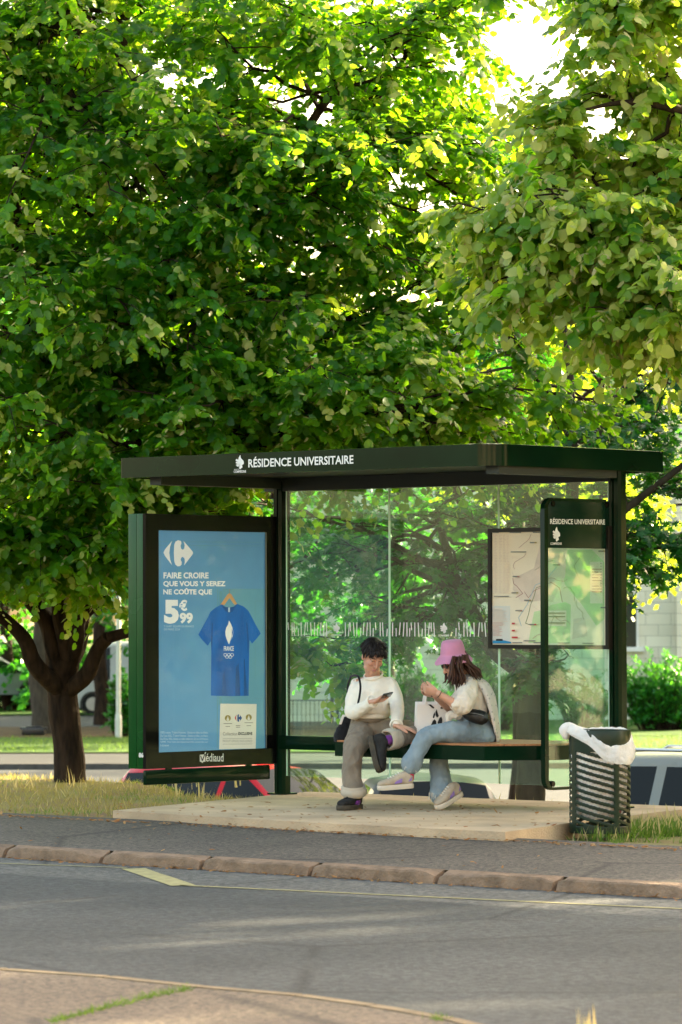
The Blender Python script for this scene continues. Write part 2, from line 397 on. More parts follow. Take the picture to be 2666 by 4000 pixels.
tag(b.build('near_kerb', mat('near_edging', (0.24, 0.185, 0.115), 0.85, 0.2, 0.25, 8, 0.4, 60), smooth=0), kind='structure')

# yellow bus-stop line: along the kerb, a slanting jump, then along the bay
b = MB(); ZL = ZR+0.004
def strip(pa, pb, w):
    a, c = at_z(*pa, ZL), at_z(*pb, ZL); t = nrm(c-a); nn = np.cross(UP, t)*w/2
    k = max(1, int(np.linalg.norm(c-a)/0.25)); L, Rr = [], []
    for i in range(k+1):
        q = a+(c-a)*i/k; L.append(q-nn*(1+0.12*noise.noise(Vector((q[0]*6, 0, 2))))); Rr.append(q+nn*(1+0.12*noise.noise(Vector((q[0]*6, 5, 2)))))
    V = L+Rr; b.add(V, [(i, i+1, k+2+i, k+1+i) for i in range(k)])
strip((-1200, 3330), (498, 3389), 0.035); strip((520, 3392), (718, 3459), 0.16); strip((700, 3457), (2900, 3560), 0.045)
tag(b.build('road_marking', M_yellow, smooth=0), kind='structure')

# ---- beyond the bank: car park lane, far road, far kerb, far pavement and lawns
ZF = -1.91
def fq(u0, u1, d0, d1): return [ud(u, d, 0)[:2] for u, d in ((u0, d0), (u1, d0), (u1, d1), (u0, d1))]
flat('car_park', [(-26, 7.4), (10, 7.4), (10, 19), (-26, 19)], -1.88, M_lot)
flat('far_road', fq(-15, 15, 66, 82.0), ZF+0.03, M_farroad)
b = MB(); P = fq(-15, 15, 82.0, 82.35); b.prism([(p[0], p[1], ZF-0.1) for p in P], (0, 0, 0.25)); tag(b.build('far_kerb', M_kerbgrey, smooth=0), kind='structure')
flat('far_pavement', fq(-15, 15, 82.35, 88.5), ZF+0.13, M_lot)
flat('lawn', fq(-15, 15, 88.5, 99), ZF+0.16, M_lawn)
flat('lawn_by_building', fq(2, 18, 99, 125), ZF+0.17, M_lawn)
flat('bare_earth', fq(-18, 2, 99, 109), ZF+0.14, M_dirt)
flat('driveway', fq(-18, 2, 109, 121), ZF+0.13, M_lot)
flat('far_lawn', fq(-22, 2, 121, 170), ZF+0.16, M_lawn)
# ------------------------------------------------------------------ the bus shelter
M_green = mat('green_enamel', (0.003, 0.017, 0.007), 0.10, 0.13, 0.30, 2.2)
M_greencase = mat('green_enamel_case', (0.004, 0.058, 0.009), 0.25, 0.25, 0.10, 3.0)  # brighter green of the advert case
M_dark = mat('black_enamel', (0.004, 0.004, 0.004), 0.12, 0.16, 0.1, 3.0)
M_soffit = mat('soffit_dark', (0.016, 0.022, 0.016), 0.5, 0.4, 0.15, 3.0)
M_wood = mat('bench_wood', (0.34, 0.14, 0.05), 0.5, 0.4, 0.3, 6, 0.1, 40, stretch=(1, 9, 9))
M_white = mat('white_vinyl', (0.78, 0.77, 0.72), 0.5, 0.4, 0.03, 20)
M_glass = glass_mat('clear_glass', (0.84, 0.97, 0.90), 0.028)
M_glass2 = glass_mat('case_glass', (0.98, 0.99, 0.99), 0.006, 1.16)
M_edge = mat('glass_edge', (0.55, 0.78, 0.62), 0.25, 0.5, 0.05, 5)
M_steel = mat('grey_steel', (0.30, 0.30, 0.28), 0.35, 0.5, 0.1, 8, metal=0.6)

SH = empty('bus_shelter', (1.6, -0.5, 0), 'dark green bus shelter with flat roof, glass back and blue poster case', 'bus shelter')
RXL, RXR, RYF, RYB, RZT, RZB = -0.2626, 3.4924, -1.4949, 0.5414, 2.6545, 2.5001
b = MB()
def rrect(x0, x1, y0, y1, r_front):
    P = [(x0+0.02, y1), (x0, y1-0.02), (x0, y0+0.03), (x0+0.01, y0+0.01), (x0+0.03, y0)]
    for i in range(9):
        a = -math.pi/2 + math.pi/2*i/8; P.append((x1-r_front+r_front*math.cos(a), y0+r_front+r_front*math.sin(a)))
    return P + [(x1, y1-0.02), (x1-0.02, y1)]
outer = rrect(RXL, RXR, RYF, RYB, 0.20); inner = rrect(RXL+0.05, RXR-0.05, RYF+0.05, RYB-0.05, 0.16)
def zr(P, z): return [(p[0], p[1], z) for p in P][::-1]
b.rings([zr(inner, RZB+0.03), zr(inner, RZB), zr(outer, RZB), zr(outer, RZB+0.004), zr(outer, RZT-0.004), zr(outer, RZT), zr(inner, RZT+0.006)], M_green, cap=False)
b.poly(zr(inner, RZT+0.006)[::1], M_green)
b.poly([(p[0], p[1], RZB+0.03) for p in inner], M_soffit)
b.bx(RXL+0.12, RXR-0.12, 0.02, 0.14, RZB-0.075, RZB+0.028, M_soffit)         # beam over the glass
b.bx(-0.06, 0.06, -1.36, 0.0, RZB-0.055, RZB+0.028, M_soffit); b.bx(3.34, 3.46, -1.36, 0.0, RZB-0.055, RZB+0.028, M_soffit)
roof = b.build('roof', [M_green, M_soffit], SH, smooth=30)
# name on the front edge
b = MB()
def fas(px, py): return at_y(px, py, RYF-0.003)
put_text(b, 'RÉSIDENCE UNIVERSITAIRE', fas(971, 1826.5), fas(1381.5, 1811.5), fas(971, 1793.5), (0, 0, 0), M_white, 0.02)
LION = [(1120, 175), (1128, 205), (1150, 230), (1152, 255), (1135, 265), (1140, 285), (1118, 303), (1110, 290), (1118, 275), (1095, 278), (1082, 262), (1100, 258), (1080, 245), (1085, 232), (1100, 238), (1078, 220), (1090, 208), (1102, 218), (1108, 195)]
def lion(mb, m, o, ex, ey, nv):            # o = lower left corner, ex / ey = the full width / height vectors
    c = np.array([1115.0, 240.0])
    pts = [np.asarray(o)+np.asarray(ex)*((p[0]-1075)/80)+np.asarray(ey)*((303-p[1])/128)+np.asarray(nv) for p in LION]
    k = len(pts); ctr = np.mean(pts, axis=0); mb.add(pts+[ctr], [(i, (i+1) % k, k) for i in range(k)], m)
o = fas(919, 1834); lion(b, M_white, o, fas(955, 1833)-o, fas(919, 1778)-o, (0, 0, 0))
put_text(b, 'COMPIÈGNE', fas(914, 1847.5), fas(962, 1846), fas(914, 1838), (0, 0, 0), M_white, 0.02)
put_text(b, 'VILLE DE', fas(915, 1836), fas(936, 1835.4), fas(915, 1831.5), (0, 0, 0), M_white, 0.0)
b.build('lettering', M_white, roof, smooth=0)

# posts
def post(x, y):
    b = MB(); prof = [(0.062, 0.03), (0.062, -0.03), (0.05, -0.055), (0.02, -0.064), (0.02, -0.05), (0.005, -0.05), (0.005, -0.064), (-0.03, -0.06), (-0.062, -0.03), (-0.062, 0.03), (-0.03, 0.062), (0.03, 0.062)]
    b.rings([[(x+p[0], y+p[1], z) for p in prof[::-1]] for z in (0.0, RZB+0.002)], M_green)
    b.box((x, y, 0.006), (0.085, 0.085, 0.006), None, M_green)
    return b.build('post', M_green, SH, smooth=25)
post(0.0, 0.07); post(3.385, 0.10)

# glass back: three panes side by side
GY = 0.045; ZG0, ZG1 = 0.1508, 2.43
gx = [at_y(1121, 2800, GY)[0], at_y(1525, 2800, GY)[0], at_y(1953, 2800, GY)[0], at_y(2383, 2800, GY)[0]]
rs = random.Random(3)
def bars(mb, x0, x1, skip):
    x = x0
    pat = [(-.25, 0, 1), (.05, 0, 1), (-.12, .0, .6), (.3, .45, 1), (0, 0, 1), (.2, 0, 1), (-.2, 0, .55), (.05, 0, 1), (-.35, 0, 1), (.12, .35, 1), (.25, 0, 1), (-.05, 0, 1), (.02, 0, .6), (-.3, .1, 1)]
    k = rs.randrange(len(pat))
    while x < x1:
        if not any(a-0.03 < x < c+0.03 for a, c in skip):
            t, a, e = pat[k % len(pat)]; h = 0.108; w = 0.0046; z0 = 1.267+h*a; z1 = 1.267+h*e; dx = t*0.035
            mb.poly([(x-w-dx*a, GY-0.009, z0), (x+w-dx*a, GY-0.009, z0), (x+w-dx*e, GY-0.009, z1), (x-w-dx*e, GY-0.009, z1)], M_white)
        k += 1; x += rs.uniform(0.024, 0.042)
    for a, c in skip:
        lion(mb, M_white, (a+0.015, GY-0.009, 1.29), (c-a-0.03, 0, 0), (0, 0, 0.085), (0, 0, 0))
        put_text(mb, 'COMPIÈGNE', (a, GY-0.009, 1.268), (c, GY-0.009, 1.268), (a, GY-0.009, 1.282), (0, 0, 0), M_white, 0.02)
for i in range(3):
    b = MB(); x0, x1 = gx[i]+0.004, gx[i+1]-0.004
    y0, y1 = GY-0.005, GY+0.005
    b.add([(x0, y0, ZG0), (x1, y0, ZG0), (x1, y0, ZG1), (x0, y0, ZG1), (x0, y1, ZG0), (x1, y1, ZG0), (x1, y1, ZG1), (x0, y1, ZG1)], [(0, 1, 2, 3), (5, 4, 7, 6)], M_glass)
    b.add([(x0, y0, ZG0), (x1, y0, ZG0), (x1, y0, ZG1), (x0, y0, ZG1), (x0, y1, ZG0), (x1, y1, ZG0), (x1, y1, ZG1), (x0, y1, ZG1)], [(0, 4, 5, 1), (1, 5, 6, 2), (2, 6, 7, 3), (3, 7, 4, 0)], M_edge)
    for xx in (x0, x1): b.bx(xx-0.003, xx+0.003, y0-0.003, y0-0.0005, ZG0, ZG1, M_edge)     # polished bevel along the joint
    pane = b.build('glass_panel', [M_glass, M_edge], SH, smooth=0)
    sk = []
    for px in (1318, 1737, 2160):
        xx = at_y(px, 2458, GY)[0]
        if x0 < xx < x1: sk.append((xx-0.055, xx+0.055))
    b = MB(); bars(b, x0+0.03, x1-0.02, sk); b.build('sticker_band', M_white, pane, smooth=0)
# rail behind the bench, from post to post
b = MB(); b.bx(0.06, 3.33, -0.03, 0.032, 0.365, 0.475, None, 0.006); b.build('rail', M_green, SH)
# bench: wooden seat on a green box beam, ends slanting back to the rail
BY = -1.02
bl, br = at_y(1309, 2925, BY)[0], at_y(1893, 2935, BY)[0]
seat = [(bl, BY), (br, BY), (br+0.33, -0.60), (br+0.36, -0.05), (bl+0.0, -0.05)]
b = MB(); b.prism([(p[0], p[1], 0.375) for p in seat], (0, 0, 0.105), M_green)
bench = b.build('bench', M_green, SH, smooth=0)
b = MB()
def inset(P, d):
    c = np.mean(np.array(P), axis=0); return [tuple(np.array(p)+(c-np.array(p))*d/np.linalg.norm(c-np.array(p))) for p in P]
si = inset(seat, 0.012)
for k in range(8):                              # slats along the bench
    ya, yb = BY+.012+k*0.12, BY+.012+k*0.12+0.108
    if yb > -0.06: yb = -0.06
    xr = lambda y: br-0.012 + (0.33*(y-BY)/(-.6-BY) if y < -0.6 else 0.33+0.03*(y+0.6)/0.55)
    b.prism([(bl+0.012, ya, 0.4805), (xr(ya), ya, 0.4805), (xr(yb), yb, 0.4805), (bl+0.012, yb, 0.4805)], (0, 0, 0.014))
b.build('seat', M_wood, bench, smooth=0)

# ---- advert case: hangs from the left post, poster side towards the seats
YA0, YA1, ZA0, ZA1 = -1.4706, 0.0, 0.249, 2.2217
M_poster = mat('poster_blue', (0.10, 0.26, 0.42), 0.6, 0.3, 0.14, 1.4, em=0.05)  # poster tones carry a faint added glow that brightens the print
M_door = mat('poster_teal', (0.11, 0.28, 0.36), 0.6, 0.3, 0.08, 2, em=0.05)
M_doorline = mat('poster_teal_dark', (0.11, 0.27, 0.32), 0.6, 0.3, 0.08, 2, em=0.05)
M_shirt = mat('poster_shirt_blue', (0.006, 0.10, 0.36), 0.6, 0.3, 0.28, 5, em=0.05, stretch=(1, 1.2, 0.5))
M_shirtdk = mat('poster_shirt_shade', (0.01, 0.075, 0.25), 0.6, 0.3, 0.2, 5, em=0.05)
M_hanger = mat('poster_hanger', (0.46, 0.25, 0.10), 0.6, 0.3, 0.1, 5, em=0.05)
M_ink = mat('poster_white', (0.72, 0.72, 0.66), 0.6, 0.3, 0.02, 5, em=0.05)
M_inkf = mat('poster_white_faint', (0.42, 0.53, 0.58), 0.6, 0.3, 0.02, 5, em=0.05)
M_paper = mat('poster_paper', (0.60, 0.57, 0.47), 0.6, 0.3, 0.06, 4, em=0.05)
M_gold = mat('poster_gold', (0.33, 0.25, 0.06), 0.6, 0.3, 0, 4); M_red = mat('print_red', (0.55, 0.05, 0.05), 0.6, 0.3, 0, 4); M_navy = mat('print_navy', (0.02, 0.09, 0.30), 0.6, 0.3, 0, 4)
M_black = mat('print_black', (0.02, 0.02, 0.02), 0.6, 0.3, 0, 4); M_grey = mat('print_grey', (0.25, 0.24, 0.21), 0.6, 0.3, 0, 4)
def PX(x, y, e=0.0): return at_x(440+0.4464*x, 1700+0.4464*y, XP+e)
XP = -0.012
y0p, z1p = PX(396, 832)[1], PX(396, 832)[2]; y1p = PX(1335, 845)[1]; z0p = PX(396, 2776)[2]
b = MB()                                        # side boxes and frame
b.bx(-0.19, -0.10, YA0, YA1, ZA0, ZA1, M_greencase, 0.006)
b.bx(-0.098, -0.03, YA0, YA1, ZA0, ZA1, M_greencase, 0.006)
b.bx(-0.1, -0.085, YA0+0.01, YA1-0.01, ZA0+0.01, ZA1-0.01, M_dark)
case = b.build('advert_case', [M_greencase, M_dark], SH)
b = MB()
b.bx(-0.030, 0.0, YA0+0.002, y0p, ZA0, ZA1, M_dark); b.bx(-0.030, 0.0, y1p, YA1+0.01, ZA0, ZA1, M_dark)
b.bx(-0.030, 0.0, y0p, y1p, z1p, ZA1, M_dark); b.bx(-0.030, 0.0, y0p, y1p, ZA0, z0p, M_dark)
b.bx(0.0, 0.002, y1p-0.006, y1p+0.002, z0p, z1p, M_steel)
b.build('frame', M_dark, case, smooth=0)
b = MB(); b.bx(-0.036, -0.004, YA0+0.004, -0.064, 0.125, 0.240, None, 0.012)
for yy in (-1.2, -0.3): b.bx(-0.028, -0.012, yy-0.03, yy+0.03, 0.225, 0.26)
b.build('beam', M_green, case)
# printed poster, one flat sheet with everything printed on it
b = MB()
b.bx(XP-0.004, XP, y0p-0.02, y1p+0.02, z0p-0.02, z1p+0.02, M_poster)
lay = [0.0006]
def pp(pts, m, e=None):
    lay[0] += 0.00004; b.poly([PX(p[0], p[1], lay[0] if e is None else e) for p in pts], m)
def c2(pts): return [(x, y+1344) for x, y in pts]
def cap(s, x0, y0, x1, y1, m, bold=0.03, sh=0.0):
    lay[0] += 0.00004; put_text(b, s, PX(x0, y1, lay[0]), PX(x1, y1, lay[0]), PX(x0, y0, lay[0]), (0, 0, 0), m, bold, sh)
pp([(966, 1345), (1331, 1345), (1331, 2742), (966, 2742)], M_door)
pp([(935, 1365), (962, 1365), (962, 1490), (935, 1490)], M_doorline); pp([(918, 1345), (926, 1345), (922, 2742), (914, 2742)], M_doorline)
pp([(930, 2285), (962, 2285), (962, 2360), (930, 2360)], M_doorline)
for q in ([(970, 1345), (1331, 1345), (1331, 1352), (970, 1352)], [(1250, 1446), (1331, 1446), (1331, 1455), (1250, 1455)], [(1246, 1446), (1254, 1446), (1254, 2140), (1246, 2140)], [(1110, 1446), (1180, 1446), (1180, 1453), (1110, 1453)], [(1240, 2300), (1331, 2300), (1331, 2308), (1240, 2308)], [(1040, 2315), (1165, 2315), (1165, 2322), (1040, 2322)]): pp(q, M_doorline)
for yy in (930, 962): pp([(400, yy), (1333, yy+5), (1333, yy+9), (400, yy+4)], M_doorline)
# the diamond emblem
LG1 = [(447, 1028), (460, 1000), (522, 925), (505, 975), (498, 1030), (505, 1085), (522, 1138), (460, 1056)]
LG2 = [(575, 918), (600, 926), (605, 945), (597, 968), (602, 993), (615, 1003), (628, 992), (633, 965), (622, 926), (640, 945), (700, 1015), (706, 1030), (700, 1045), (627, 1140), (634, 1110), (632, 1082), (618, 1064), (603, 1070), (597, 1090), (607, 1110), (605, 1133), (590, 1146), (570, 1148), (550, 1130), (541, 1100), (538, 1030), (541, 960), (552, 932)]
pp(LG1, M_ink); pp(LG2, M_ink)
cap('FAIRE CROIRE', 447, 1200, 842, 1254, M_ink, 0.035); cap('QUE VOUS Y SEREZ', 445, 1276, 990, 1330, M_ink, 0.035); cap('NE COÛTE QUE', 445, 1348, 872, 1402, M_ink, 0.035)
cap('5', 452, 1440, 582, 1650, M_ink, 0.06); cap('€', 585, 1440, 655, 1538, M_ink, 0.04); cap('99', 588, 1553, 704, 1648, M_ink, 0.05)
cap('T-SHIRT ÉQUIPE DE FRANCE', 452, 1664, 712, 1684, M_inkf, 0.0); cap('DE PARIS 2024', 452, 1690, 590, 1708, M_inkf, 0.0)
# hanger and shirt
pp([(1022, 1350), (1028, 1350), (1028, 1390), (1020, 1390)], M_grey)
pp([(945, 1484), (1008, 1392), (1024, 1382), (1040, 1392), (1094, 1480), (1066, 1482), (1024, 1424), (980, 1484)], M_hanger)
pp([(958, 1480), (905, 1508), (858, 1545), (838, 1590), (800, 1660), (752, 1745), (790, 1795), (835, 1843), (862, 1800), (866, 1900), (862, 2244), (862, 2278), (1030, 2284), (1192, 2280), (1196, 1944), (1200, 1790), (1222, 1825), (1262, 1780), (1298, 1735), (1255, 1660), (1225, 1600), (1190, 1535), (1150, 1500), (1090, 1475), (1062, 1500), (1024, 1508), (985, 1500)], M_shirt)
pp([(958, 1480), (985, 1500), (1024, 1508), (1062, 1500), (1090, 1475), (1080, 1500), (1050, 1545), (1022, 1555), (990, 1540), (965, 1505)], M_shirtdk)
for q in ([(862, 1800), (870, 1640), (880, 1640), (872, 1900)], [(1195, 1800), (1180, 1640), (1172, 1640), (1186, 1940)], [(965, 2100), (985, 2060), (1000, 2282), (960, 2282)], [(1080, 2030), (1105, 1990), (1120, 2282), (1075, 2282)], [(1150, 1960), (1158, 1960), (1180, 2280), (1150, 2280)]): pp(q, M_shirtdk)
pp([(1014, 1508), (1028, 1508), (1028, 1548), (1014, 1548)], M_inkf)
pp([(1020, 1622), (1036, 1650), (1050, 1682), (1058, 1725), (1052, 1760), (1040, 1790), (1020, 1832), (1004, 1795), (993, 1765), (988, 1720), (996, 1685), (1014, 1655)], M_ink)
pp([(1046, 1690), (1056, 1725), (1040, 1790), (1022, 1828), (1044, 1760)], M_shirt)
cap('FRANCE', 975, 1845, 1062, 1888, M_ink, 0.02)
def ring(cx, cy, r, w, m):
    lay[0] += 0.00004
    for k in range(20):
        a0, a1 = 2*math.pi*k/20, 2*math.pi*(k+1)/20
        b.poly([PX(cx+q*math.cos(a), cy+q*math.sin(a), lay[0]) for q, a in ((r, a0), (r, a1), (r-w, a1), (r-w, a0))], m)
for cx, cy in ((988, 1922), (1018, 1922), (1047, 1922), (1003, 1940), (1032, 1940)): ring(cx, cy, 15, 4, M_ink)
# the paper notice
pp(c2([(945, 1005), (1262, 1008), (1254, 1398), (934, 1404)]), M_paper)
for cx, cy in ((1010, 2476), (1193, 2469)):
    ring(cx, cy, 27, 27, M_gold); lay[0] += 0.00004
    pp([(cx-13, cy+18), (cx, cy-20), (cx+13, cy+18), (cx, cy+26)], M_paper)
    for k, w in enumerate((38, 20)): pp([(cx-w, cy+44+k*26), (cx+w, cy+44+k*26), (cx+w, cy+50+k*26), (cx-w, cy+50+k*26)], M_grey)
sc = lambda P: [(1102+(x-577)*0.245, 2474+(y-1030)*0.29) for x, y in P]
pp(sc(LG1), M_red); pp(sc(LG2), M_navy)
for k, w in enumerate((20, 18)): pp([(1099-w, 2538+k*14), (1099+w, 2538+k*14), (1099+w, 2544+k*14), (1099-w, 2544+k*14)], M_grey)
cap('Collection', 967, 2598, 1092, 2628, M_grey, 0.01); cap('EXCLUSIVE', 1102, 2598, 1225, 2624, M_black, 0.04)
for yy in (1310, 1358): pp(c2([(966, yy), (1224, yy-2), (1224, yy+1), (966, yy+3)]), M_grey)
cap('PRODUIT OFFICIEL SOUS LICENCE', 966, 2666, 1222, 2686, M_grey, 0.0)
for k, s in enumerate(('100% coton. T-shirt Homme : Existe en bleu ou blanc.', 'Du S au XXL. T-shirt Femme : Existe en bleu ou blanc.', 'Du XS au XXL. Existe en taille enfant du 2/3 au 13/14 ans à', '4,99€. Voir liste des hypermarchés concernés sur', 'le site internet')):
    cap(s, 420, 2591+k*28, (838, 838, 838, 836, 495)[k], 2611+k*28, M_inkf, 0.0)
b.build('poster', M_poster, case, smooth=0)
b = MB(); b.bx(-0.009, -0.005, y0p+0.001, y1p-0.001, z0p+0.001, z1p-0.001); b.build('glass_cover', M_glass2, case, smooth=0)
b = MB(); XP = 0.0015; lay[0] = 0.0                     # maker's name on the lower frame, case number on the edge
pp(c2([(765, 1452), (812, 1448), (814, 1512), (792, 1516), (788, 1526), (780, 1516), (765, 1512)]), M_white)
lay[0] = 0.001; pp(c2([(768, 1462), (776, 1460), (786, 1492), (812, 1432), (820, 1430), (790, 1508), (784, 1508)]), M_black)
pp(c2([(806, 1445), (812, 1428), (820, 1430), (812, 1449)]), M_white)
cap('édiaud', 818, 2784, 972, 2856, M_white, 0.01)
b.build('lettering', M_white, case, smooth=0); b = MB()
put_text(b, '86', at_y(543, 2959, YA0-0.003), at_y(561, 2959, YA0-0.003), at_y(543, 2940, YA0-0.003), (0, 0, 0), M_white, 0.03)
b.build('number', M_white, case, smooth=0)

# ---- map case on the glass
GM = GY-0.06
def MP(px, py, e=0.0): return at_y(px, py, GM-e)
mx0, mx1 = MP(1906, 2290)[0], MP(2377, 2290)[0]; mz1, mz0 = MP(2140, 2060)[2], MP(2140, 2535)[2]
M_bronze = mat('dark_bronze', (0.014, 0.011, 0.008), 0.3, 0.2, 0.1, 5)
b = MB(); w = 0.03
b.bx(mx0, mx1, GM, GY-0.008, mz0, mz0+w); b.bx(mx0, mx1, GM, GY-0.008, mz1-w, mz1); b.bx(mx0, mx0+w, GM, GY-0.008, mz0+w, mz1-w); b.bx(mx1-w, mx1, GM, GY-0.008, mz0+w, mz1-w)
mc = b.build('map_case', M_bronze, SH, smooth=0)
b = MB(); M_cream = mat('map_paper', (0.94, 0.79, 0.60), 0.7, 0.3, 0.05, 3); M_mgreen = mat('map_green', (0.62, 0.74, 0.40), 0.7, 0.3, 0.1, 6); M_mgrey = mat('map_grey', (0.80, 0.64, 0.52), 0.7, 0.3, 0.1, 10)
M_mline = mat('map_red_line', (0.42, 0.18, 0.15), 0.7, 0.3, 0, 1); M_mblue = mat('map_blue', (0.03, 0.25, 0.48), 0.7, 0.3, 0, 1); M_molive = mat('map_olive', (0.25, 0.24, 0.10), 0.7, 0.3, 0, 1)
b.bx(mx0+w, mx1-w, GM+0.02, GM+0.024, mz0+w, mz1-w, M_cream)
lz = [0.0]
def mp(pts, m):                              # pts in the picture of the map (1800 + 0.5523 x)
    lz[0] += 0.00004; b.poly([MP(1800+0.5523*x, 1700+0.5523*y, -0.0195+lz[0]) for x, y in pts], m)
def mr(x0, y0, x1, y1, m): mp([(x0, y1), (x1, y1), (x1, y0), (x0, y0)], m)
def ml(pts, w, m):
    for (x0, y0), (x1, y1) in zip(pts[:-1], pts[1:]):
        d = nrm((x1-x0, y1-y0)); n = np.array([-d[1], d[0]])*w/2; mp([(x0-n[0], y0-n[1]), (x0+n[0], y0+n[1]), (x1+n[0], y1+n[1]), (x1-n[0], y1-n[1])][::-1], m)
mp([(520, 1250), (600, 1230), (640, 1200), (740, 1180), (780, 1200), (775, 1470), (480, 1470), (500, 1350)], M_mgreen)
mp([(760, 810), (930, 810), (1018, 900), (1018, 1300), (960, 1350), (860, 1200), (740, 1060), (720, 1000)], M_mgreen)
mp([(650, 690), (750, 800), (740, 1000), (650, 1180), (560, 1170), (430, 1180), (370, 1090), (380, 1010), (520, 940), (560, 780)], M_mgrey)
mp([(800, 1300), (880, 1290), (900, 1420), (790, 1440)], M_mgrey)
mr(620, 1240, 748, 1350, M_cream); mr(916, 895, 1005, 1190, M_cream); mr(218, 1208, 350, 1470, mat('notice_white', (0.74, 0.70, 0.64), 0.7, 0.3, 0, 1))
def squig(p, n, st, m, w=3.0):
    a = rs.uniform(0, 6.28); P = [p]
    for _ in range(n): a += rs.uniform(-0.9, 0.9); P.append((min(1010, max(365, P[-1][0]+st*math.cos(a))), min(1440, max(700, P[-1][1]+st*math.sin(a)))))
    ml(P, w, m)
ml([(575, 1065), (535, 1080), (520, 1140), (495, 1200), (480, 1270), (460, 1330), (500, 1345)], 4.5, M_molive); ml([(440, 1090), (480, 1150), (520, 1100), (575, 1075), (640, 1040), (700, 1080), (720, 1180)], 3.5, M_mline)
ml([(430, 1350), (410, 1290), (470, 1200), (530, 1060), (600, 1030), (680, 930)], 4, mat('map_river', (0.36, 0.48, 0.56), 0.7, 0.3, 0, 1))
ml([(370, 1010), (375, 1050), (400, 1070), (440, 1120), (390, 1150)], 4, M_mline); ml([(450, 1110), (430, 1060), (500, 1030), (560, 940), (610, 860), (650, 820)], 4, M_mgrey)
for _ in range(26): squig((rs.uniform(400, 900), rs.uniform(760, 1380)), 6, 26, rs.choice([M_mline, M_mgrey, M_mgrey, M_molive]), 2.4)
for x in (240, 272, 300, 325):
    for y in range(705, 1120, 11): mr(x, y, x+rs.uniform(10, 22), y+4, M_mgrey)
for x, y, ww in ((230, 684, 40), (346, 684, 82), (512, 684, 60), (355, 822, 110), (236, 1136, 105), (366, 1464, 70), (515, 1464, 60), (690, 1466, 80), (862, 1468, 80), (445, 1450, 85)): mr(x, y, x+ww, y+7, M_grey)
for x, y in ((490, 755), (368, 995), (360, 1110), (450, 1163), (388, 1236), (487, 1334), (655, 912), (975, 815), (990, 1215)): mr(x, y, x+34, y+9, M_grey); mr(x+34, y, x+48, y+9, rs.choice([M_mline, M_red, M_gold]))
for y in range(1225, 1345, 9): mr(228, y, 228+rs.uniform(60, 110), y+3, M_mgrey)
for y in range(1325, 1420, 9): mr(228, y, 228+rs.uniform(40, 80), y+3, mat('notice_red', (0.62, 0.36, 0.32), 0.7, 0.3, 0, 1))
mp([(228, 1472), (358, 1472), (358, 1462), (300, 1450), (228, 1452)], M_mblue); mr(250, 1441, 298, 1455, M_black)
for y in (1326, 1376, 1424): mr(362, y, 384+(20 if y > 1400 else 0), y+12, M_red)
for y in range(905, 1110, 20): mr(930, y, 930+rs.uniform(40, 72), y+5, rs.choice([M_grey, M_mline, M_mgrey])); mr(990, y-2, 996, y+7, M_grey)
for y in (1255, 1280, 1325): mr(622, y, 740, y+6, M_molive)
b.build('map', M_cream, mc, smooth=0)
b = MB(); b.bx(mx0+w, mx1-w, GM+0.004, GM+0.008, mz0+w, mz1-w); b.build('glass_cover', M_glass2, mc, smooth=0)

# ---- stop sign: glass blade in a round-cornered green frame, square to the road
XS = 3.36
yb0, yb1 = at_x(2131, 2500, XS)[1], -0.02
zb1, zb0 = at_x(2131, 1944, XS)[2], at_x(2131, 3088, XS)[2]
def rr_path(y0, y1, z0, z1, r):
    P = [(y1, z1)]
    for i in range(5): a = math.pi/2 + math.pi/2*i/4; P.append((y0+r+r*math.cos(a), z1-r+r*math.sin(a)))
    for i in range(5): a = math.pi + math.pi/2*i/4; P.append((y0+r+r*math.cos(a), z0+r+r*math.sin(a)))
    return P+[(y1, z0)]
po = rr_path(yb0-0.03, yb1, zb0, zb1, 0.09); pi_ = rr_path(yb0+0.012, yb1, zb0+0.02, zb1-0.02, 0.06)
b = MB(); k = len(po)
V = [(XS-0.02, *p) for p in po]+[(XS-0.02, *p) for p in pi_]+[(XS+0.02, *p) for p in po]+[(XS+0.02, *p) for p in pi_]
f = []
for i in range(k-1):
    f += [(i, i+1, k+i+1, k+i), (2*k+i+1, 2*k+i, 3*k+i, 3*k+i+1), (i+1, i, 2*k+i, 2*k+i+1), (k+i, k+i+1, 3*k+i+1, 3*k+i)]
b.add(V, f)
sg = b.build('stop_sign', M_green, SH, smooth=30)
b = MB(); b.bx(XS-0.004, XS+0.004, yb0+0.013, -0.03, zb0+0.024, zb1-0.03); b.build('glass_panel', M_glass, sg, smooth=0)
def SG(px, py, e=0.0): return at_x(px, py, XS+0.012+e)
p0, p1 = SG(2143, 2140), SG(2382, 2140); pt = SG(2143, 1950)
b = MB(); b.bx(XS+0.005, XS+0.012, p0[1], p1[1], p0[2], pt[2], None, 0.003)
pl_ = b.build('name_plate', mat('sign_green', (0.005, 0.022, 0.011), 0.2, 0.15, 0.1, 4), sg)
b = MB()
put_text(b, 'RÉSIDENCE UNIVERSITAIRE', SG(2150, 2047, 0.0015), SG(2364, 2049, 0.0015), SG(2150, 2027, 0.0015), (0, 0, 0), M_white, 0.015)
o = SG(2158, 2116, 0.0015); lion(b, M_white, o, SG(2190, 2116, 0.0015)-o, SG(2158, 2057, 0.0015)-o, (0, 0, 0))
put_text(b, 'COMPIÈGNE', SG(2151, 2128, 0.0015), SG(2195, 2128, 0.0015), SG(2151, 2119, 0.0015), (0, 0, 0), M_white, 0.015)
b.build('lettering', M_white, sg, smooth=0)
for px, py in ((2160, 1968), (2370, 1972), (2160, 3062), (2372, 3066)):
    b = MB(); q = SG(px, py); b.tube([q-[0.03, 0, 0], q+[0.008, 0, 0]], 0.021, 12); b.build('clamp', M_dark, sg)
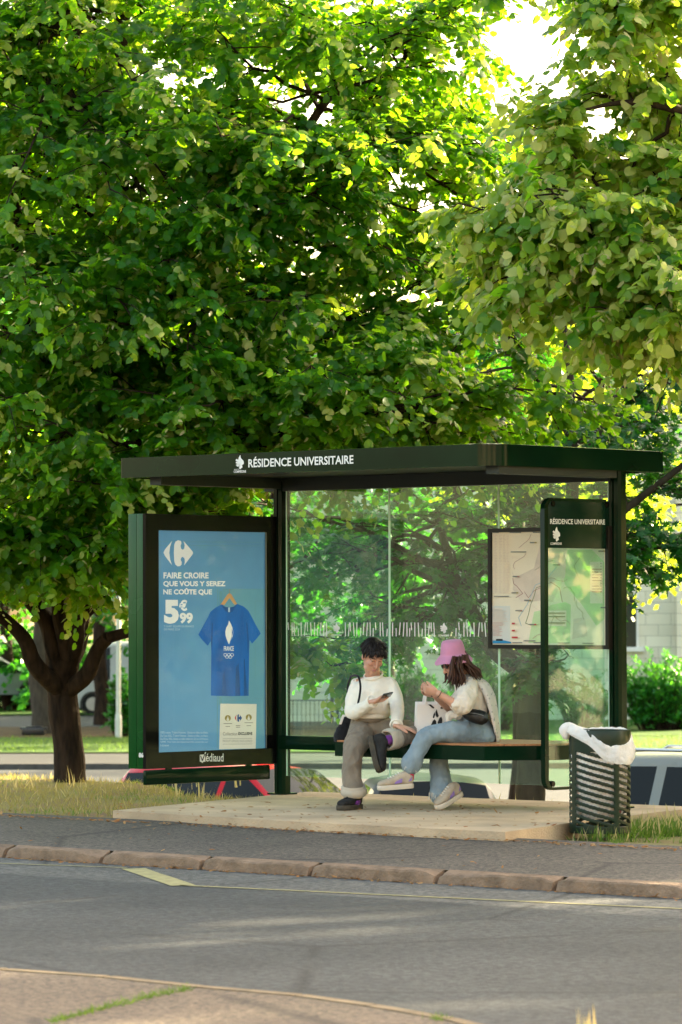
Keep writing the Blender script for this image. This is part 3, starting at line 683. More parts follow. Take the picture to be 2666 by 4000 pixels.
# ------------------------------------------------------------------ trees
def leaf_mat(name, cols, under, trans_col, trans=0.42, rough=0.38, spec=0.5):
    """cols: three greens across the crown; the underside of a leaf is paler"""
    m, n, l, p = newmat(name); out = n['Material Output']
    at = n.new('ShaderNodeAttribute'); at.attribute_name = 'leafvar'
    cr = n.new('ShaderNodeValToRGB'); e = cr.color_ramp.elements; e[0].position = 0.0; e[1].position = 1.0
    e[0].color = rgba(cols[0]); e[1].color = rgba(cols[2]); q = e.new(0.5); q.color = rgba(cols[1]); l.new(at.outputs['Fac'], cr.inputs['Fac'])
    ge = n.new('ShaderNodeNewGeometry'); mx = n.new('ShaderNodeMix'); mx.data_type = 'RGBA'; mx.inputs[7].default_value = rgba(under)
    bf = n.new('ShaderNodeMath'); bf.operation = 'MULTIPLY'; bf.inputs[1].default_value = 0.6; l.new(ge.outputs['Backfacing'], bf.inputs[0])
    l.new(bf.outputs[0], mx.inputs[0]); l.new(cr.outputs[0], mx.inputs[6]); l.new(mx.outputs[2], p.inputs['Base Color'])
    p.inputs['Roughness'].default_value = rough; p.inputs['Specular IOR Level'].default_value = spec
    t = n.new('ShaderNodeBsdfTranslucent'); tm = n.new('ShaderNodeMix'); tm.data_type = 'RGBA'; tm.blend_type = 'MULTIPLY'; tm.inputs[0].default_value = 1.0
    v = n.new('ShaderNodeMapRange'); v.inputs['To Min'].default_value = 0.7; v.inputs['To Max'].default_value = 1.25; l.new(at.outputs['Fac'], v.inputs['Value'])
    tm.inputs[6].default_value = rgba(trans_col); l.new(v.outputs[0], tm.inputs[7]); l.new(tm.outputs[2], t.inputs['Color'])
    ms = n.new('ShaderNodeMixShader'); ms.inputs[0].default_value = trans; l.new(p.outputs[0], ms.inputs[1]); l.new(t.outputs[0], ms.inputs[2]); l.new(ms.outputs[0], out.inputs['Surface'])
    return m
M_linden = leaf_mat('linden_leaf', ((0.00176, 0.02992, 0.00264), (0.00616, 0.0616, 0.0044), (0.02992, 0.1408, 0.0088)), (0.0528, 0.132, 0.0352), (0.3872, 0.7744, 0.01056), 0.50, .40, .30)
M_linden2 = leaf_mat('linden_leaf_lit', ((0.02376, 0.1188, 0.008316), (0.1188, 0.2257, 0.02138), (0.5465, 0.4752, 0.1901)), (0.4514, 0.4277, 0.202), (0.6653, 0.9, 0.03564), 0.40, .40, .30)  # paler copy of the linden leaf, warm light put into its colours
M_maple = leaf_mat('maple_leaf', ((0.00176, 0.0396, 0.00528), (0.0044, 0.0748, 0.00792), (0.01232, 0.1232, 0.01232)), (0.0264, 0.0968, 0.0264), (0.1232, 0.5984, 0.0176), 0.26, .40, .35)
M_far = leaf_mat('far_leaf', ((0.01056, 0.088, 0.00528), (0.0308, 0.1408, 0.0088), (0.0968, 0.1936, 0.0132)), (0.0704, 0.1584, 0.0352), (0.5984, 0.792, 0.0176), 0.5)
M_shrub = leaf_mat('shrub_leaf', ((0.0044, 0.0792, 0.0088), (0.01056, 0.132, 0.0132), (0.0308, 0.1936, 0.0176)), (0.044, 0.176, 0.0352), (0.1584, 0.5984, 0.0264), 0.30)
M_bract = leaf_mat('linden_bract', ((0.30, 0.29, 0.11), (0.40, 0.36, 0.16), (0.50, 0.42, 0.18)), (0.45, 0.40, 0.2), (0.75, 0.66, 0.2), 0.4)
M_bark = mat('bark_dark', (0.026, 0.016, 0.010), 0.9, 0.15, 0.7, 14, 1.0, 22, stretch=(1, 1, 0.25))
M_barkg = mat('bark_grey', (0.055, 0.044, 0.032), 0.9, 0.2, 0.35, 12, 1.0, 24, stretch=(1, 1, 0.25))

L_ROUND = (np.array([[0, 0, 0], [0, .48, .05], [0, 1.06, -.10], [-.27, -.08, -.02], [-.50, .28, -.06], [-.36, .74, -.09], [.27, -.08, -.02], [.50, .28, -.06], [.36, .74, -.09]]),
           [(0, 1, 4, 3), (1, 2, 5, 4), (1, 0, 6, 7), (2, 1, 7, 8)])
L_MAPLE = (np.array([[0, 0, 0], [0, .45, .03], [0, 1.1, -.08], [-.5, -.05, -.05], [-.22, .3, 0], [-.62, .55, -.1], [-.2, .62, -.02], [.5, -.05, -.05], [.22, .3, 0], [.62, .55, -.1], [.2, .62, -.02]]),
           [(0, 1, 4, 3), (4, 1, 6, 5), (1, 2, 6), (1, 0, 7, 8), (1, 8, 9, 10), (2, 1, 10)])
L_SLIM = (np.array([[0, 0, 0], [0, .5, .03], [0, 1.1, -.06], [-.2, .3, -.03], [-.16, .75, -.05], [.2, .3, -.03], [.16, .75, -.05]]),
          [(0, 1, 3), (1, 4, 3), (1, 2, 4), (1, 0, 5), (1, 5, 6), (2, 1, 6)])
L_QUAD = (np.array([[0, 0, 0], [-.45, .45, -.05], [0, 1.0, -.05], [.45, .45, -.05]]), [(0, 3, 2, 1)])

def unit(a): return a/(np.linalg.norm(a, axis=-1, keepdims=True)+1e-12)
def leaf_mesh(name, parent, shapes, P, D, N, S, V, root_loc):
    """shapes: (template, material, index array) -> ONE mesh"""
    vs, fl, ls, mi, va, off, lo = [], [], [], [], [], 0, 0; mats = []
    for tpl, m, ix in shapes:
        if len(ix) == 0: continue
        T, faces = tpl; p, d, n, s, v = P[ix], unit(D[ix]), N[ix], S[ix], V[ix]
        n = unit(n - d*(n*d).sum(1, keepdims=True)); x = np.cross(d, n)
        w = (p[:, None] + s[:, None, None]*(T[None, :, 0:1]*x[:, None] + T[None, :, 1:2]*d[:, None] + T[None, :, 2:3]*n[:, None]))
        k = len(T); c = len(ix); vs.append(w.reshape(-1, 3)); va.append(np.repeat(v, k))
        base = off + np.arange(c)*k
        cat = np.concatenate([np.array(f) for f in faces]); lens = np.array([len(f) for f in faces])
        fl.append((base[:, None]+cat[None]).ravel()); st = np.concatenate([[0], np.cumsum(lens)[:-1]])
        ls.append((lo + np.arange(c)[:, None]*len(cat) + st[None]).ravel()); mi.append(np.full(c*len(faces), len(mats))); mats.append(m)
        off += k*c; lo += len(cat)*c
    vs = np.concatenate(vs) - np.asarray(root_loc); fl = np.concatenate(fl); ls = np.concatenate(ls); mi = np.concatenate(mi); va = np.concatenate(va)
    me = bpy.data.meshes.new(name); me.vertices.add(len(vs)); me.vertices.foreach_set('co', vs.ravel().astype(np.float32))
    me.loops.add(len(fl)); me.loops.foreach_set('vertex_index', fl.astype(np.int32)); me.polygons.add(len(ls)); me.polygons.foreach_set('loop_start', ls.astype(np.int32))
    me.polygons.foreach_set('material_index', mi.astype(np.int32))
    for m in mats: me.materials.append(m)
    me.update(calc_edges=True); me.validate()
    a = me.attributes.new('leafvar', 'FLOAT', 'POINT'); a.data.foreach_set('value', va.astype(np.float32))
    me.polygons.foreach_set('use_smooth', np.ones(len(me.polygons), bool)); me.update()
    o = bpy.data.objects.new(name, me); COL.objects.link(o)
    if parent is not None: o.parent = parent
    return o

def sprays(B, D, Ln, nl, size, rg, droop=0.35, hang=0.5):
    """leaves along shoots: B base, D direction, Ln length"""
    k = len(B); t = (np.arange(nl)+0.6)/nl
    T = t[None] + rg.uniform(-.04, .04, (k, nl)); D = unit(D)
    pos = B[:, None] + D[:, None]*(Ln[:, None]*T)[..., None]; pos[..., 2] -= droop*Ln[:, None]*T**2
    side = unit(np.cross(D, [0, 0, 1.0])+1e-6); sg = np.where(np.arange(nl) % 2 == 0, 1, -1)[None, :, None]
    ax = D[:, None]*0.45 + side[:, None]*sg*rg.uniform(.5, 1.0, (k, nl, 1)) + rg.normal(0, .28, (k, nl, 3)); ax[..., 2] -= hang*rg.uniform(.5, 1.6, (k, nl))
    nm = np.array([0, 0, 1.0])*0.75 + D[:, None]*0.35 + rg.normal(0, .36, (k, nl, 3))
    s = size*rg.uniform(.62, 1.2, (k, nl))*(0.85+0.25*np.sin(np.pi*np.clip(T, 0, 1)))
    return pos.reshape(-1, 3), ax.reshape(-1, 3), nm.reshape(-1, 3), s.ravel()

def make_tree(name, label, cat, base, limbs, blobs, leaf, lmat, size, group=None, seed=1, bark=None, bract=0.0, mats2=None, nsub=7, nspr=4, nl=10, twig=True, shoot=(0.3, 0.6), zmin=None, hang=0.5):
    """limbs: (points, radii); blobs: (centre, (rx, ry, rz), branches)"""
    rg = np.random.default_rng(seed); root = empty(name, base, label, cat, group)
    tb = MB(); LP = []
    for pts, rad in limbs:
        p, r = smooth_path(pts, rad, 5)
        p = p + np.array([[noise.noise(Vector(q*1.7))*0.6, noise.noise(Vector(q*1.7+9))*0.6, 0] for q in p])*r[:, None]
        rr = np.array([x*(1+0.10*noise.noise(Vector(q*5))) for q, x in zip(p, r)])
        tb.tube(p, rr, 14 if r[0] > 0.06 else 8, bark or M_bark); LP += [(q, x) for q, x in zip(p[3:], r[3:])]
    LPp = np.array([q for q, _ in LP]); LPr = np.array([x for _, x in LP])
    SB, SD, SL = [], [], []
    for c, rd, nb in blobs:
        c = np.asarray(c, float); rd = np.asarray(rd, float)
        dd = np.linalg.norm(LPp-c, axis=1); cand = np.argsort(dd)[:10]
        for _ in range(nb):
            u = unit(rg.normal(size=3))*rg.uniform(.35, 1.0)**0.5; e = c+u*rd
            st = rg.choice(cand); a = LPp[st]; mid = (a+e)/2 + np.array([0, 0, .12])*np.linalg.norm(e-a) + rg.normal(0, .10, 3)*np.linalg.norm(e-a)
            tt = np.linspace(0, 1, 9)[:, None]; bz = (1-tt)**2*a + 2*tt*(1-tt)*mid + tt**2*e + rg.normal(0, .03, (9, 3))*np.sin(np.pi*tt)
            r0 = min(LPr[st]*.6, .035); tb.tube(bz, np.linspace(r0, .006, 9), 5, bark or M_bark)
            for _s in range(nsub):
                i = rg.integers(3, 9); q = bz[i]; dr = unit(bz[min(i, 8)]-bz[i-1]); d2 = unit(dr*.5 + rg.normal(0, .55, 3) + u*.35); L2 = rg.uniform(.25, .75)*min(1.0, rd.mean())
                d2[2] *= .6; q2 = q + d2*L2; q2[2] -= .12*L2
                if twig: tb.tube([q, (q+q2)/2+[0, 0, .03], q2], [.009, .006, .003], 3, bark or M_bark)
                for k in range(nspr):
                    f = rg.uniform(.15, 1); SB.append(q+(q2-q)*f); SD.append(unit(d2*.6+rg.normal(0, .6, 3)*[1, 1, .5]+u*.3)); SL.append(rg.uniform(*shoot))
    trunk = tb.build('trunk', bark or M_bark, root, smooth=50)
    SB, SD, SL = np.array(SB), np.array(SD), np.array(SL)
    if zmin: ok = SB[:, 2] > zmin; SB, SD, SL = SB[ok], SD[ok], SL[ok]      # pruned clear of the roof
    P, D, N, S = sprays(SB, SD, SL, nl, size, rg, hang=hang)
    k = len(P); base_var = np.repeat(rg.uniform(0, 1, len(SB)), nl)[:k]; V = np.clip(base_var*.6+rg.uniform(0, 1, k)*.4, 0, 1)
    kind = rg.uniform(0, 1, k); sh = []
    if mats2: pale = np.repeat(rg.uniform(0, 1, len(SB)) < mats2[1], nl)
    else: pale = np.zeros(k, bool)
    br = kind < bract; S[br] *= .85
    sh.append((leaf, lmat, np.where(~br & ~pale)[0]))
    if mats2: sh.append((leaf, mats2[0], np.where(~br & pale)[0]))
    if bract: sh.append((L_SLIM, M_bract, np.where(br)[0]))
    leaf_mesh('crown', root, sh, P, D, N, S, V, root.location)
    return root
def B(px, py, d, rx, ry, rd, nb):                      # blob sized in picture units at its own distance
    s = d/F; return (at_d(px, py, d), np.array([0, 0, 0])+np.array([rx*s*abs(RT[0])+rd*abs(FWH[0]), rx*s*abs(RT[1])+rd*abs(FWH[1]), ry*s]), nb)
def lp(pts): return [at_d(*p) for p in pts]

# the big linden left of the shelter
base = at_d(264, 3085, 36.0)
limbs = [(lp([(264, 3110, 36), (262, 3000, 36), (262, 2850, 36), (255, 2720, 36), (248, 2600, 36), (235, 2480, 36.1), (260, 2330, 36.2), (330, 2000, 36.3), (420, 1500, 36.4), (480, 900, 36.4), (480, 300, 36.4), (500, -300, 36.4)]), [.175, .150, .138, .142, .165, .14, .11, .10, .09, .07, .05, .03]),
         (lp([(250, 2690, 36), (180, 2640, 35.8), (130, 2580, 35.7), (100, 2500, 35.6), (20, 2420, 35.5), (-150, 2300, 35.2)]), [.11, .085, .08, .07, .06, .04]),
         (lp([(255, 2640, 36), (215, 2540, 35.9), (185, 2440, 35.9), (120, 2350, 35.9), (60, 2260, 35.8), (-20, 2150, 35.6)]), [.11, .09, .078, .07, .055, .03]),
         (lp([(258, 2620, 36), (262, 2500, 35.85), (240, 2400, 35.8), (225, 2280, 35.8), (180, 2150, 35.7)]), [.11, .09, .08, .07, .045]),
         (lp([(262, 2610, 36), (300, 2500, 35.8), (318, 2420, 35.8), (370, 2370, 35.8), (430, 2330, 35.8)]), [.10, .08, .07, .055, .03]),
         (lp([(262, 2700, 36), (330, 2640, 35.8), (375, 2540, 35.7), (420, 2490, 35.6)]), [.10, .075, .068, .062]),
         (lp([(418, 2492, 35.6), (480, 2475, 35.6), (600, 2440, 35.7), (800, 2330, 35.9)]), [.055, .05, .04, .02]),
         (lp([(245, 2560, 36), (190, 2450, 36.2), (120, 2340, 36.3), (60, 2290, 36.3), (-60, 2000, 36.4), (-150, 1400, 36.2)]), [.10, .085, .07, .06, .055, .03]),
         (lp([(262, 2600, 36), (310, 2500, 36.2), (330, 2400, 36.3), (380, 2250, 36.3), (600, 1800, 36.2), (900, 1300, 36), (1150, 900, 36), (1400, 500, 36), (1600, 200, 36)]), [.10, .08, .075, .065, .06, .05, .045, .035, .02]),
         (lp([(330, 2000, 36.3), (150, 1500, 36.2), (60, 900, 36.2), (130, 300, 36), (250, 60, 35.8), (420, -100, 35.8)]), [.08, .06, .055, .05, .045, .03]),
         (lp([(420, 1500, 36.4), (700, 1150, 36), (1000, 800, 35.8), (1250, 430, 35.8), (1330, 330, 35.8)]), [.07, .05, .045, .04, .03]),
         (lp([(380, 2250, 36.3), (700, 1950, 35.6), (1000, 1750, 35.2), (1400, 1620, 35), (1700, 1600, 35)]), [.05, .045, .04, .03, .015]),
         (lp([(700, 2000, 36.3), (900, 2350, 36), (1100, 2520, 35.7), (1250, 2600, 35.6)]), [.03, .022, .016, .008]),
         (lp([(600, 1800, 36.2), (1000, 1500, 36), (1400, 1250, 36), (1800, 1150, 36)]), [.05, .045, .035, .02])]
blobs = [B(60, 60, 35.6, 420, 300, 1.8, 10), B(100, 330, 35.4, 420, 260, 1.8, 12), B(650, 60, 35.8, 480, 330, 1.8, 11), B(1150, 100, 36, 420, 330, 1.5, 7), B(1560, 90, 36, 360, 240, 1.2, 5), B(1760, 110, 36, 140, 160, .8, 3), B(1760, 560, 36.2, 160, 130, .8, 3), B(1640, 330, 36, 220, 110, .8, 2), B(1300, 460, 36, 240, 130, 1.0, 3),
         B(80, 700, 35.2, 460, 350, 1.9, 14), B(50, 960, 35.5, 300, 200, 1.3, 7), B(600, 620, 35.4, 460, 350, 1.9, 15), B(1080, 620, 35.6, 420, 320, 1.7, 11), B(1500, 740, 36, 330, 240, 1.4, 5), B(1000, 950, 35.4, 460, 280, 1.7, 11), B(1800, 950, 36.4, 220, 220, 1.0, 2),
         B(80, 1200, 34.9, 460, 340, 1.8, 14), B(520, 1200, 35, 460, 340, 1.8, 15), B(980, 1350, 35.3, 440, 280, 1.7, 13), B(1420, 1180, 35.8, 420, 320, 1.5, 7), B(1750, 1300, 36, 300, 260, 1.2, 4),
         B(60, 1680, 35, 440, 280, 1.7, 13), B(480, 1620, 35.2, 440, 240, 1.6, 13), B(900, 1640, 35.2, 400, 170, 1.3, 10), B(1300, 1560, 35.2, 400, 190, 1.3, 9), B(1640, 1600, 35.2, 320, 160, 1.1, 6), B(1900, 1590, 35.4, 260, 170, 1.0, 4), B(2080, 1640, 35.2, 150, 70, .6, 2),
         B(20, 2030, 35, 330, 200, 1.5, 10), B(300, 2040, 35.2, 280, 140, 1.3, 8), B(480, 1930, 35.2, 290, 190, 1.3, 8), B(760, 1930, 36.4, 280, 120, .9, 6), B(1240, 2600, 35.6, 130, 70, .5, 2),
         B(250, 1450, 37.4, 550, 450, .8, 10)]
make_tree('linden_tree', 'large linden with a dark forked trunk on the dry verge left of the bus shelter', 'tree', base, limbs, blobs, L_ROUND, M_linden, .076, seed=11, bract=.08, mats2=(M_linden2, .18), nsub=9, nspr=6, nl=11, shoot=(.25, .5))

# a low leafy bough behind the glass
# the near linden on the right, its trunk outside the frame
base = at_d(3300, 3200, 28.0); base[2] = -.12
limbs = [(np.vstack([[base+[0, 0, -.1]], lp([(3300, 2400, 28), (3280, 1600, 28), (3200, 900, 28), (3150, 0, 28), (3100, -700, 28)])]), [.24, .2, .17, .13, .09, .05]),
         (lp([(3280, 1500, 28), (2950, 1150, 27.6), (2650, 950, 27.2), (2450, 880, 27), (2250, 700, 27)]), [.09, .06, .045, .03, .012]),
         (lp([(3200, 900, 28), (2900, 560, 27.5), (2650, 430, 27), (2450, 400, 27), (2280, 430, 27)]), [.08, .05, .035, .02, .01]),
         (lp([(3290, 1700, 28), (3000, 1350, 27.4), (2700, 1180, 27), (2480, 1120, 26.8)]), [.08, .05, .03, .012]),
         (lp([(3150, 200, 28), (2900, 50, 27.5), (2600, -50, 27.2), (2400, 30, 27)]), [.07, .045, .025, .01])]
blobs = [B(2580, 700, 27, 320, 300, 1.0, 9), B(2320, 780, 27, 240, 240, .9, 5), B(2130, 590, 27, 110, 80, .5, 1), B(2480, 70, 27.4, 100, 70, .5, 2), B(2520, 200, 27.3, 130, 100, .5, 2), B(2030, 500, 27.1, 110, 60, .5, 1), B(2000, 760, 27.2, 140, 120, .5, 2), B(2570, 1000, 26.8, 290, 250, 1.0, 9), B(2330, 1060, 27, 210, 190, .8, 5), B(2460, 1180, 26.6, 190, 100, .7, 4), B(2650, 1080, 26.6, 150, 110, .6, 4),
         B(2520, 380, 27.2, 200, 160, .7, 3), B(2610, 90, 27.4, 150, 110, .6, 2), B(2660, 200, 27.4, 90, 160, .5, 2), B(3000, 900, 27.5, 300, 600, 1.6, 8), B(3300, 500, 28.5, 500, 700, 2, 8), B(3400, 1300, 29, 400, 500, 2, 5)]
make_tree('linden_tree', 'linden, leaves coloured as if sunlit, reaching in from the right edge, nearest of the trees', 'tree', base, limbs, blobs, L_ROUND, M_linden2, .080, seed=23, bract=.14, mats2=(M_linden, .15), nsub=8, nspr=5, nl=10, hang=.7, shoot=(.22, .45), zmin=3.3)

# the maple behind the shelter, leaning trunk seen through the glass
base = at_d(2068, 3175, 37.5)
limbs = [(lp([(2068, 3240, 37.5), (2068, 3100, 37.5), (2072, 2950, 37.5), (2075, 2800, 37.5), (2060, 2700, 37.5), (2010, 2610, 37.6), (1940, 2540, 37.7), (1870, 2440, 37.8), (1780, 2250, 38), (1700, 2000, 38.2)]), [.16, .142, .135, .13, .125, .115, .095, .075, .05, .03]),
         (lp([(2072, 2760, 37.5), (2100, 2640, 37.6), (2150, 2450, 37.8), (2200, 2200, 38), (2240, 1900, 38.4), (2230, 1500, 38.8), (2200, 1200, 39)]), [.12, .10, .085, .07, .06, .04, .02]),
         (lp([(2200, 2250, 38), (2330, 2080, 38.2), (2480, 1960, 38.4), (2650, 1830, 38.6), (2800, 1700, 38.8)]), [.06, .05, .042, .032, .02]),
         (lp([(2180, 2350, 38), (2350, 2250, 38), (2520, 2130, 38.2), (2700, 2080, 38.4)]), [.05, .04, .03, .02]),
         (lp([(2240, 1900, 38.4), (2330, 1700, 38.4), (2420, 1540, 38.5), (2560, 1350, 38.6)]), [.05, .04, .03, .018]),
         (lp([(2230, 1700, 38.5), (2120, 1500, 38.7), (2000, 1350, 38.8), (1900, 1100, 39)]), [.045, .035, .025, .015])]
blobs = [B(1250, 2250, 38.5, 200, 280, 1, 5), B(1500, 2300, 38.3, 250, 250, 1, 6), B(1750, 2300, 38.2, 250, 260, 1, 6), B(1640, 2560, 38, 180, 110, .7, 3), B(1400, 2010, 38.5, 350, 130, 1, 5), B(1800, 2020, 38.3, 350, 150, 1, 6), B(2100, 2080, 38, 200, 200, .9, 4),
         B(2560, 2180, 37.8, 130, 130, .7, 5), B(2620, 2050, 38.4, 180, 160, .8, 4), B(2350, 1870, 38.4, 250, 130, .9, 4), B(2250, 1600, 38.8, 260, 160, 1, 4), B(1950, 1500, 39, 260, 200, 1, 4), B(2550, 1620, 38.8, 220, 160, .9, 3), B(2250, 2620, 37.3, 150, 90, .5, 2), B(1980, 2680, 37.4, 90, 60, .4, 1), B(1600, 1500, 41, 400, 250, 1.2, 5)]
make_tree('maple_tree', 'maple with a leaning trunk seen through the glass behind the bench', 'tree', base, limbs, blobs, L_MAPLE, M_maple, .085, seed=31, bark=M_barkg, nsub=7, nspr=4, nl=9, shoot=(.2, .45), hang=.35)

# trees beyond the far road, filling the gaps
def far_tree(label, u, d, h, r, seed, mt=None, nb=26, size=.3, low=.25, leaf=L_QUAD, zb=ZF, bark=None, th=.22, name='broadleaf_tree'):
    base = ud(u, d, zb+.1); rg = np.random.default_rng(seed)
    limbs = [([base-[0, 0, .2], base+[0, 0, h*.3], base+[.2, .1, h*.6], base+[.1, 0, h*.95]], [th, th*.8, th*.5, .05])]
    for k in range(4):
        a = rg.uniform(0, 6.28); e = base+[math.cos(a)*r*.6, math.sin(a)*r*.6, h*rg.uniform(.55, .8)]; limbs.append(([base+[0, 0, h*.28], (base+e)/2+[0, 0, h*.12], e], [th*.5, th*.35, .04]))
    bl = []
    for k in range(7):
        a = k*.9+rg.uniform(0, .5); z = h*(low+(.95-low)*(k+.5)/7); rr = r*math.sin(math.pi*min(.92, .25+.6*(k+.5)/7))
        bl.append((base+[math.cos(a)*rr*.45, math.sin(a)*rr*.45, z], (rr*.8, rr*.8, h*.16), max(2, nb//7)))
    return make_tree(name, label, 'tree', base, limbs, bl, leaf, mt or M_far, size, group='trees beyond the far road', seed=seed, bark=bark, nsub=6, nspr=3, nl=8, twig=False, shoot=(.5, 1.0), hang=.3)
far_tree('sunlit yellow-green tree rising behind the shelter roof, left of the sky gap', 3.02, 62, 9.4, 3.2, 51, nb=38, size=.13, low=.42)
far_tree('bright tree behind the right half of the shelter roof', 4.74, 66, 9.0, 3.2, 52, th=.12, nb=32, size=.13, low=.52)
far_tree('dense green tree filling the view behind the left linden', -6.9, 111, 17, 6.2, 53, nb=64, size=.26, low=.10, mt=M_maple)
far_tree('tall tree at the left edge beyond the driveway', -11.0, 127, 19, 6.5, 54, nb=64, size=.3, low=.10, mt=M_maple)
far_tree('tree with a thick grey trunk standing on the bare earth', -7.9, 103, 13, 4.5, 55, nb=48, size=.2, low=.27, mt=M_maple, bark=M_barkg, th=.42)
far_tree('leafy tree beside the pale lamp post', -4.9, 96, 12.5, 4.0, 56, nb=50, size=.18, low=.25, mt=M_maple, th=.17)
far_tree('dark tree behind the building seen over its roof', -2.0, 120, 15.5, 6.5, 57, nb=40, size=.3)
far_tree('tree in front of the building at the right edge', 10.6, 92, 11.0, 3.2, 58, nb=22, size=.18, low=.66, mt=M_maple)
far_tree('small tree in front of the building wall', 1.2, 98, 9.0, 2.8, 59, nb=22, size=.18, low=.3, mt=M_maple)
far_tree('sunlit tree at the far edge of the car park, behind the leaning maple', 2.65, 55.5, 9.6, 3.0, 61, nb=30, size=.15, low=.50, leaf=L_MAPLE)
far_tree('green tree at the far edge of the car park behind the advert case', -1.1, 56, 8.8, 2.6, 62, mt=M_maple, nb=28, size=.14, low=.38, leaf=L_MAPLE)
# unseen trees added outside the frame to keep the sun off shelter and road
def shade(x, y, h, r, seed, which):
    p = np.array([x, y, ground_z(x, y)]); rg = np.random.default_rng(seed)
    limbs = [([p-[0, 0, .2], p+[0, 0, h*.4], p+[.1, 0, h*.9]], [.2, .15, .05])]
    bl = [(p+[rg.uniform(-.5, .5)*r, rg.uniform(-.5, .5)*r, h*rg.uniform(.16, .92)], (r*.62, r*.62, h*.18), 9) for _ in range(14)]
    return make_tree('linden_tree', 'unseen linden added to block the sun, %s' % which, 'tree', p, limbs, bl, L_QUAD, M_linden, .2, seed=seed, nsub=6, nspr=3, nl=8, twig=False)
shade(3.4, 9.4, 9.8, 2.8, 81, 'nearest the shelter'); shade(1.4, 11.0, 9.5, 1.9, 83, 'beside the car park'); shade(6.4, 10.5, 9.5, 2.4, 84, 'farthest along the row'); shade(1.8, 15.5, 12, 3.0, 85, 'in the second row'); shade(6.0, 16.5, 12, 3.0, 86, 'at the end of the second row'); shade(-0.8, 14.6, 12, 2.3, 87, 'at the head of the second row'); shade(3.0, 20.5, 13, 3.0, 88, 'alone in the third row'); shade(9.6, 15.5, 13.5, 3.2, 89, 'tallest of the row'); shade(13.4, 14.5, 13.5, 3.2, 94, 'at the far corner of the row')

for k, (x, y, h, r) in enumerate(((15, 12, 11, 4.5), (21, 18, 12, 5), (26, 8, 11, 5), (13, 22, 12, 5))):  # trees added out of view, for dark reflections in the shelter's side
    p = np.array([x, y, ground_z(x, y)]); rg = np.random.default_rng(120+k)
    limbs = [([p-[0, 0, .2], p+[0, 0, h*.4], p+[.1, 0, h*.9]], [.22, .17, .05])]
    bl = [(p+[rg.uniform(-.5, .5)*r, rg.uniform(-.5, .5)*r, h*rg.uniform(.18, .92)], (r*.6, r*.6, h*.18), 6) for _ in range(10)]
    make_tree('unseen_tree', 'unseen tree %s, added right of the frame to darken reflections' % ('nearest the shelter', 'second from the shelter', 'nearest the road', 'farthest from the road')[k], 'tree', p, limbs, bl, L_QUAD, M_maple, .26, group='unseen trees added on the right', seed=120+k, nsub=6, nspr=3, nl=8, twig=False)
# ------------------------------------------------------------------ building, cars and furniture behind
M_wall = mat('cream_stone', (0.52, 0.48, 0.38), 0.85, 0.3, 0.1, 1.5)
def stone_mat():
    m, n, l, p = newmat('stone_blocks'); p.inputs['Roughness'].default_value = 0.85
    tc = n.new('ShaderNodeTexCoord'); br = n.new('ShaderNodeTexBrick'); br.inputs['Scale'].default_value = 1.0
    br.inputs['Brick Width'].default_value = 0.75; br.inputs['Row Height'].default_value = 0.33; br.inputs['Mortar Size'].default_value = 0.008
    br.inputs['Color1'].default_value = (0.78, 0.73, 0.60, 1); br.inputs['Color2'].default_value = (0.70, 0.65, 0.53, 1); br.inputs['Mortar'].default_value = (0.38, 0.35, 0.28, 1)
    mp = n.new('ShaderNodeMapping'); mp.inputs['Rotation'].default_value = (R(-90), 0, 0)
    l.new(tc.outputs['Object'], mp.inputs[0]); l.new(mp.outputs[0], br.inputs['Vector'])
    nz = n.new('ShaderNodeTexNoise'); nz.inputs['Scale'].default_value = 0.8; nz.inputs['Detail'].default_value = 5; l.new(tc.outputs['Object'], nz.inputs[0])
    mr = n.new('ShaderNodeMapRange'); mr.inputs['To Min'].default_value = 0.8; mr.inputs['To Max'].default_value = 1.15; l.new(nz.outputs[0], mr.inputs[0])
    mx = n.new('ShaderNodeMix'); mx.data_type = 'RGBA'; mx.blend_type = 'MULTIPLY'; mx.inputs[0].default_value = 1; l.new(br.outputs[0], mx.inputs[6]); l.new(mr.outputs[0], mx.inputs[7]); l.new(mx.outputs[2], p.inputs['Base Color'])
    return m
M_stone = stone_mat()
M_sill = mat('white_sill', (0.75, 0.74, 0.70), 0.6, 0.3, 0.05, 3)
M_shut = mat('brown_shutter', (0.16, 0.07, 0.05), 0.6, 0.3, 0.15, 5, stretch=(1, 1, 8))
M_wglass = mat('window_dark', (0.03, 0.035, 0.035), 0.08, 0.6, 0.1, 2)
M_roof = mat('slate_roof', (0.10, 0.10, 0.11), 0.7, 0.3, 0.2, 4)
DB = 114.0
# local frame: x to the right, y away, z up
BO = ud(0, DB, ZF)
bld = empty('apartment_building', BO, 'long cream stone apartment building behind the trees, brown shutters and white sills', 'building', rz=YAW, local=True)
def pxu(px): return (px-1333)/F*DB
def pzz(py): return (2390-py)/F*DB + 1.46 - ZF
b = MB(); b.bx(pxu(1060), pxu(2637), 0, 10, -.5, 10.2); wall = b.build('wall', M_stone, bld, smooth=0)
b = MB(); b.bx(pxu(2637)+.003, 20, -.55, 10, -.5, 10.2); b.build('wing_wall', M_stone, bld, smooth=0)
b = MB(); P = [(pxu(1060)-.3, -.4, 10.2), (20.3, -.9, 10.2), (20.3, 5, 12.4), (pxu(1060)-.3, 5, 12.4)]; b.prism(P, (0, 0, .15)); b.prism([(P[3][0], 5, 12.4), (20.3, 5, 12.4), (20.3, 10.4, 10.2), (P[3][0], 10.4, 10.2)], (0, 0, .15)); b.build('roof', M_roof, bld, smooth=0)
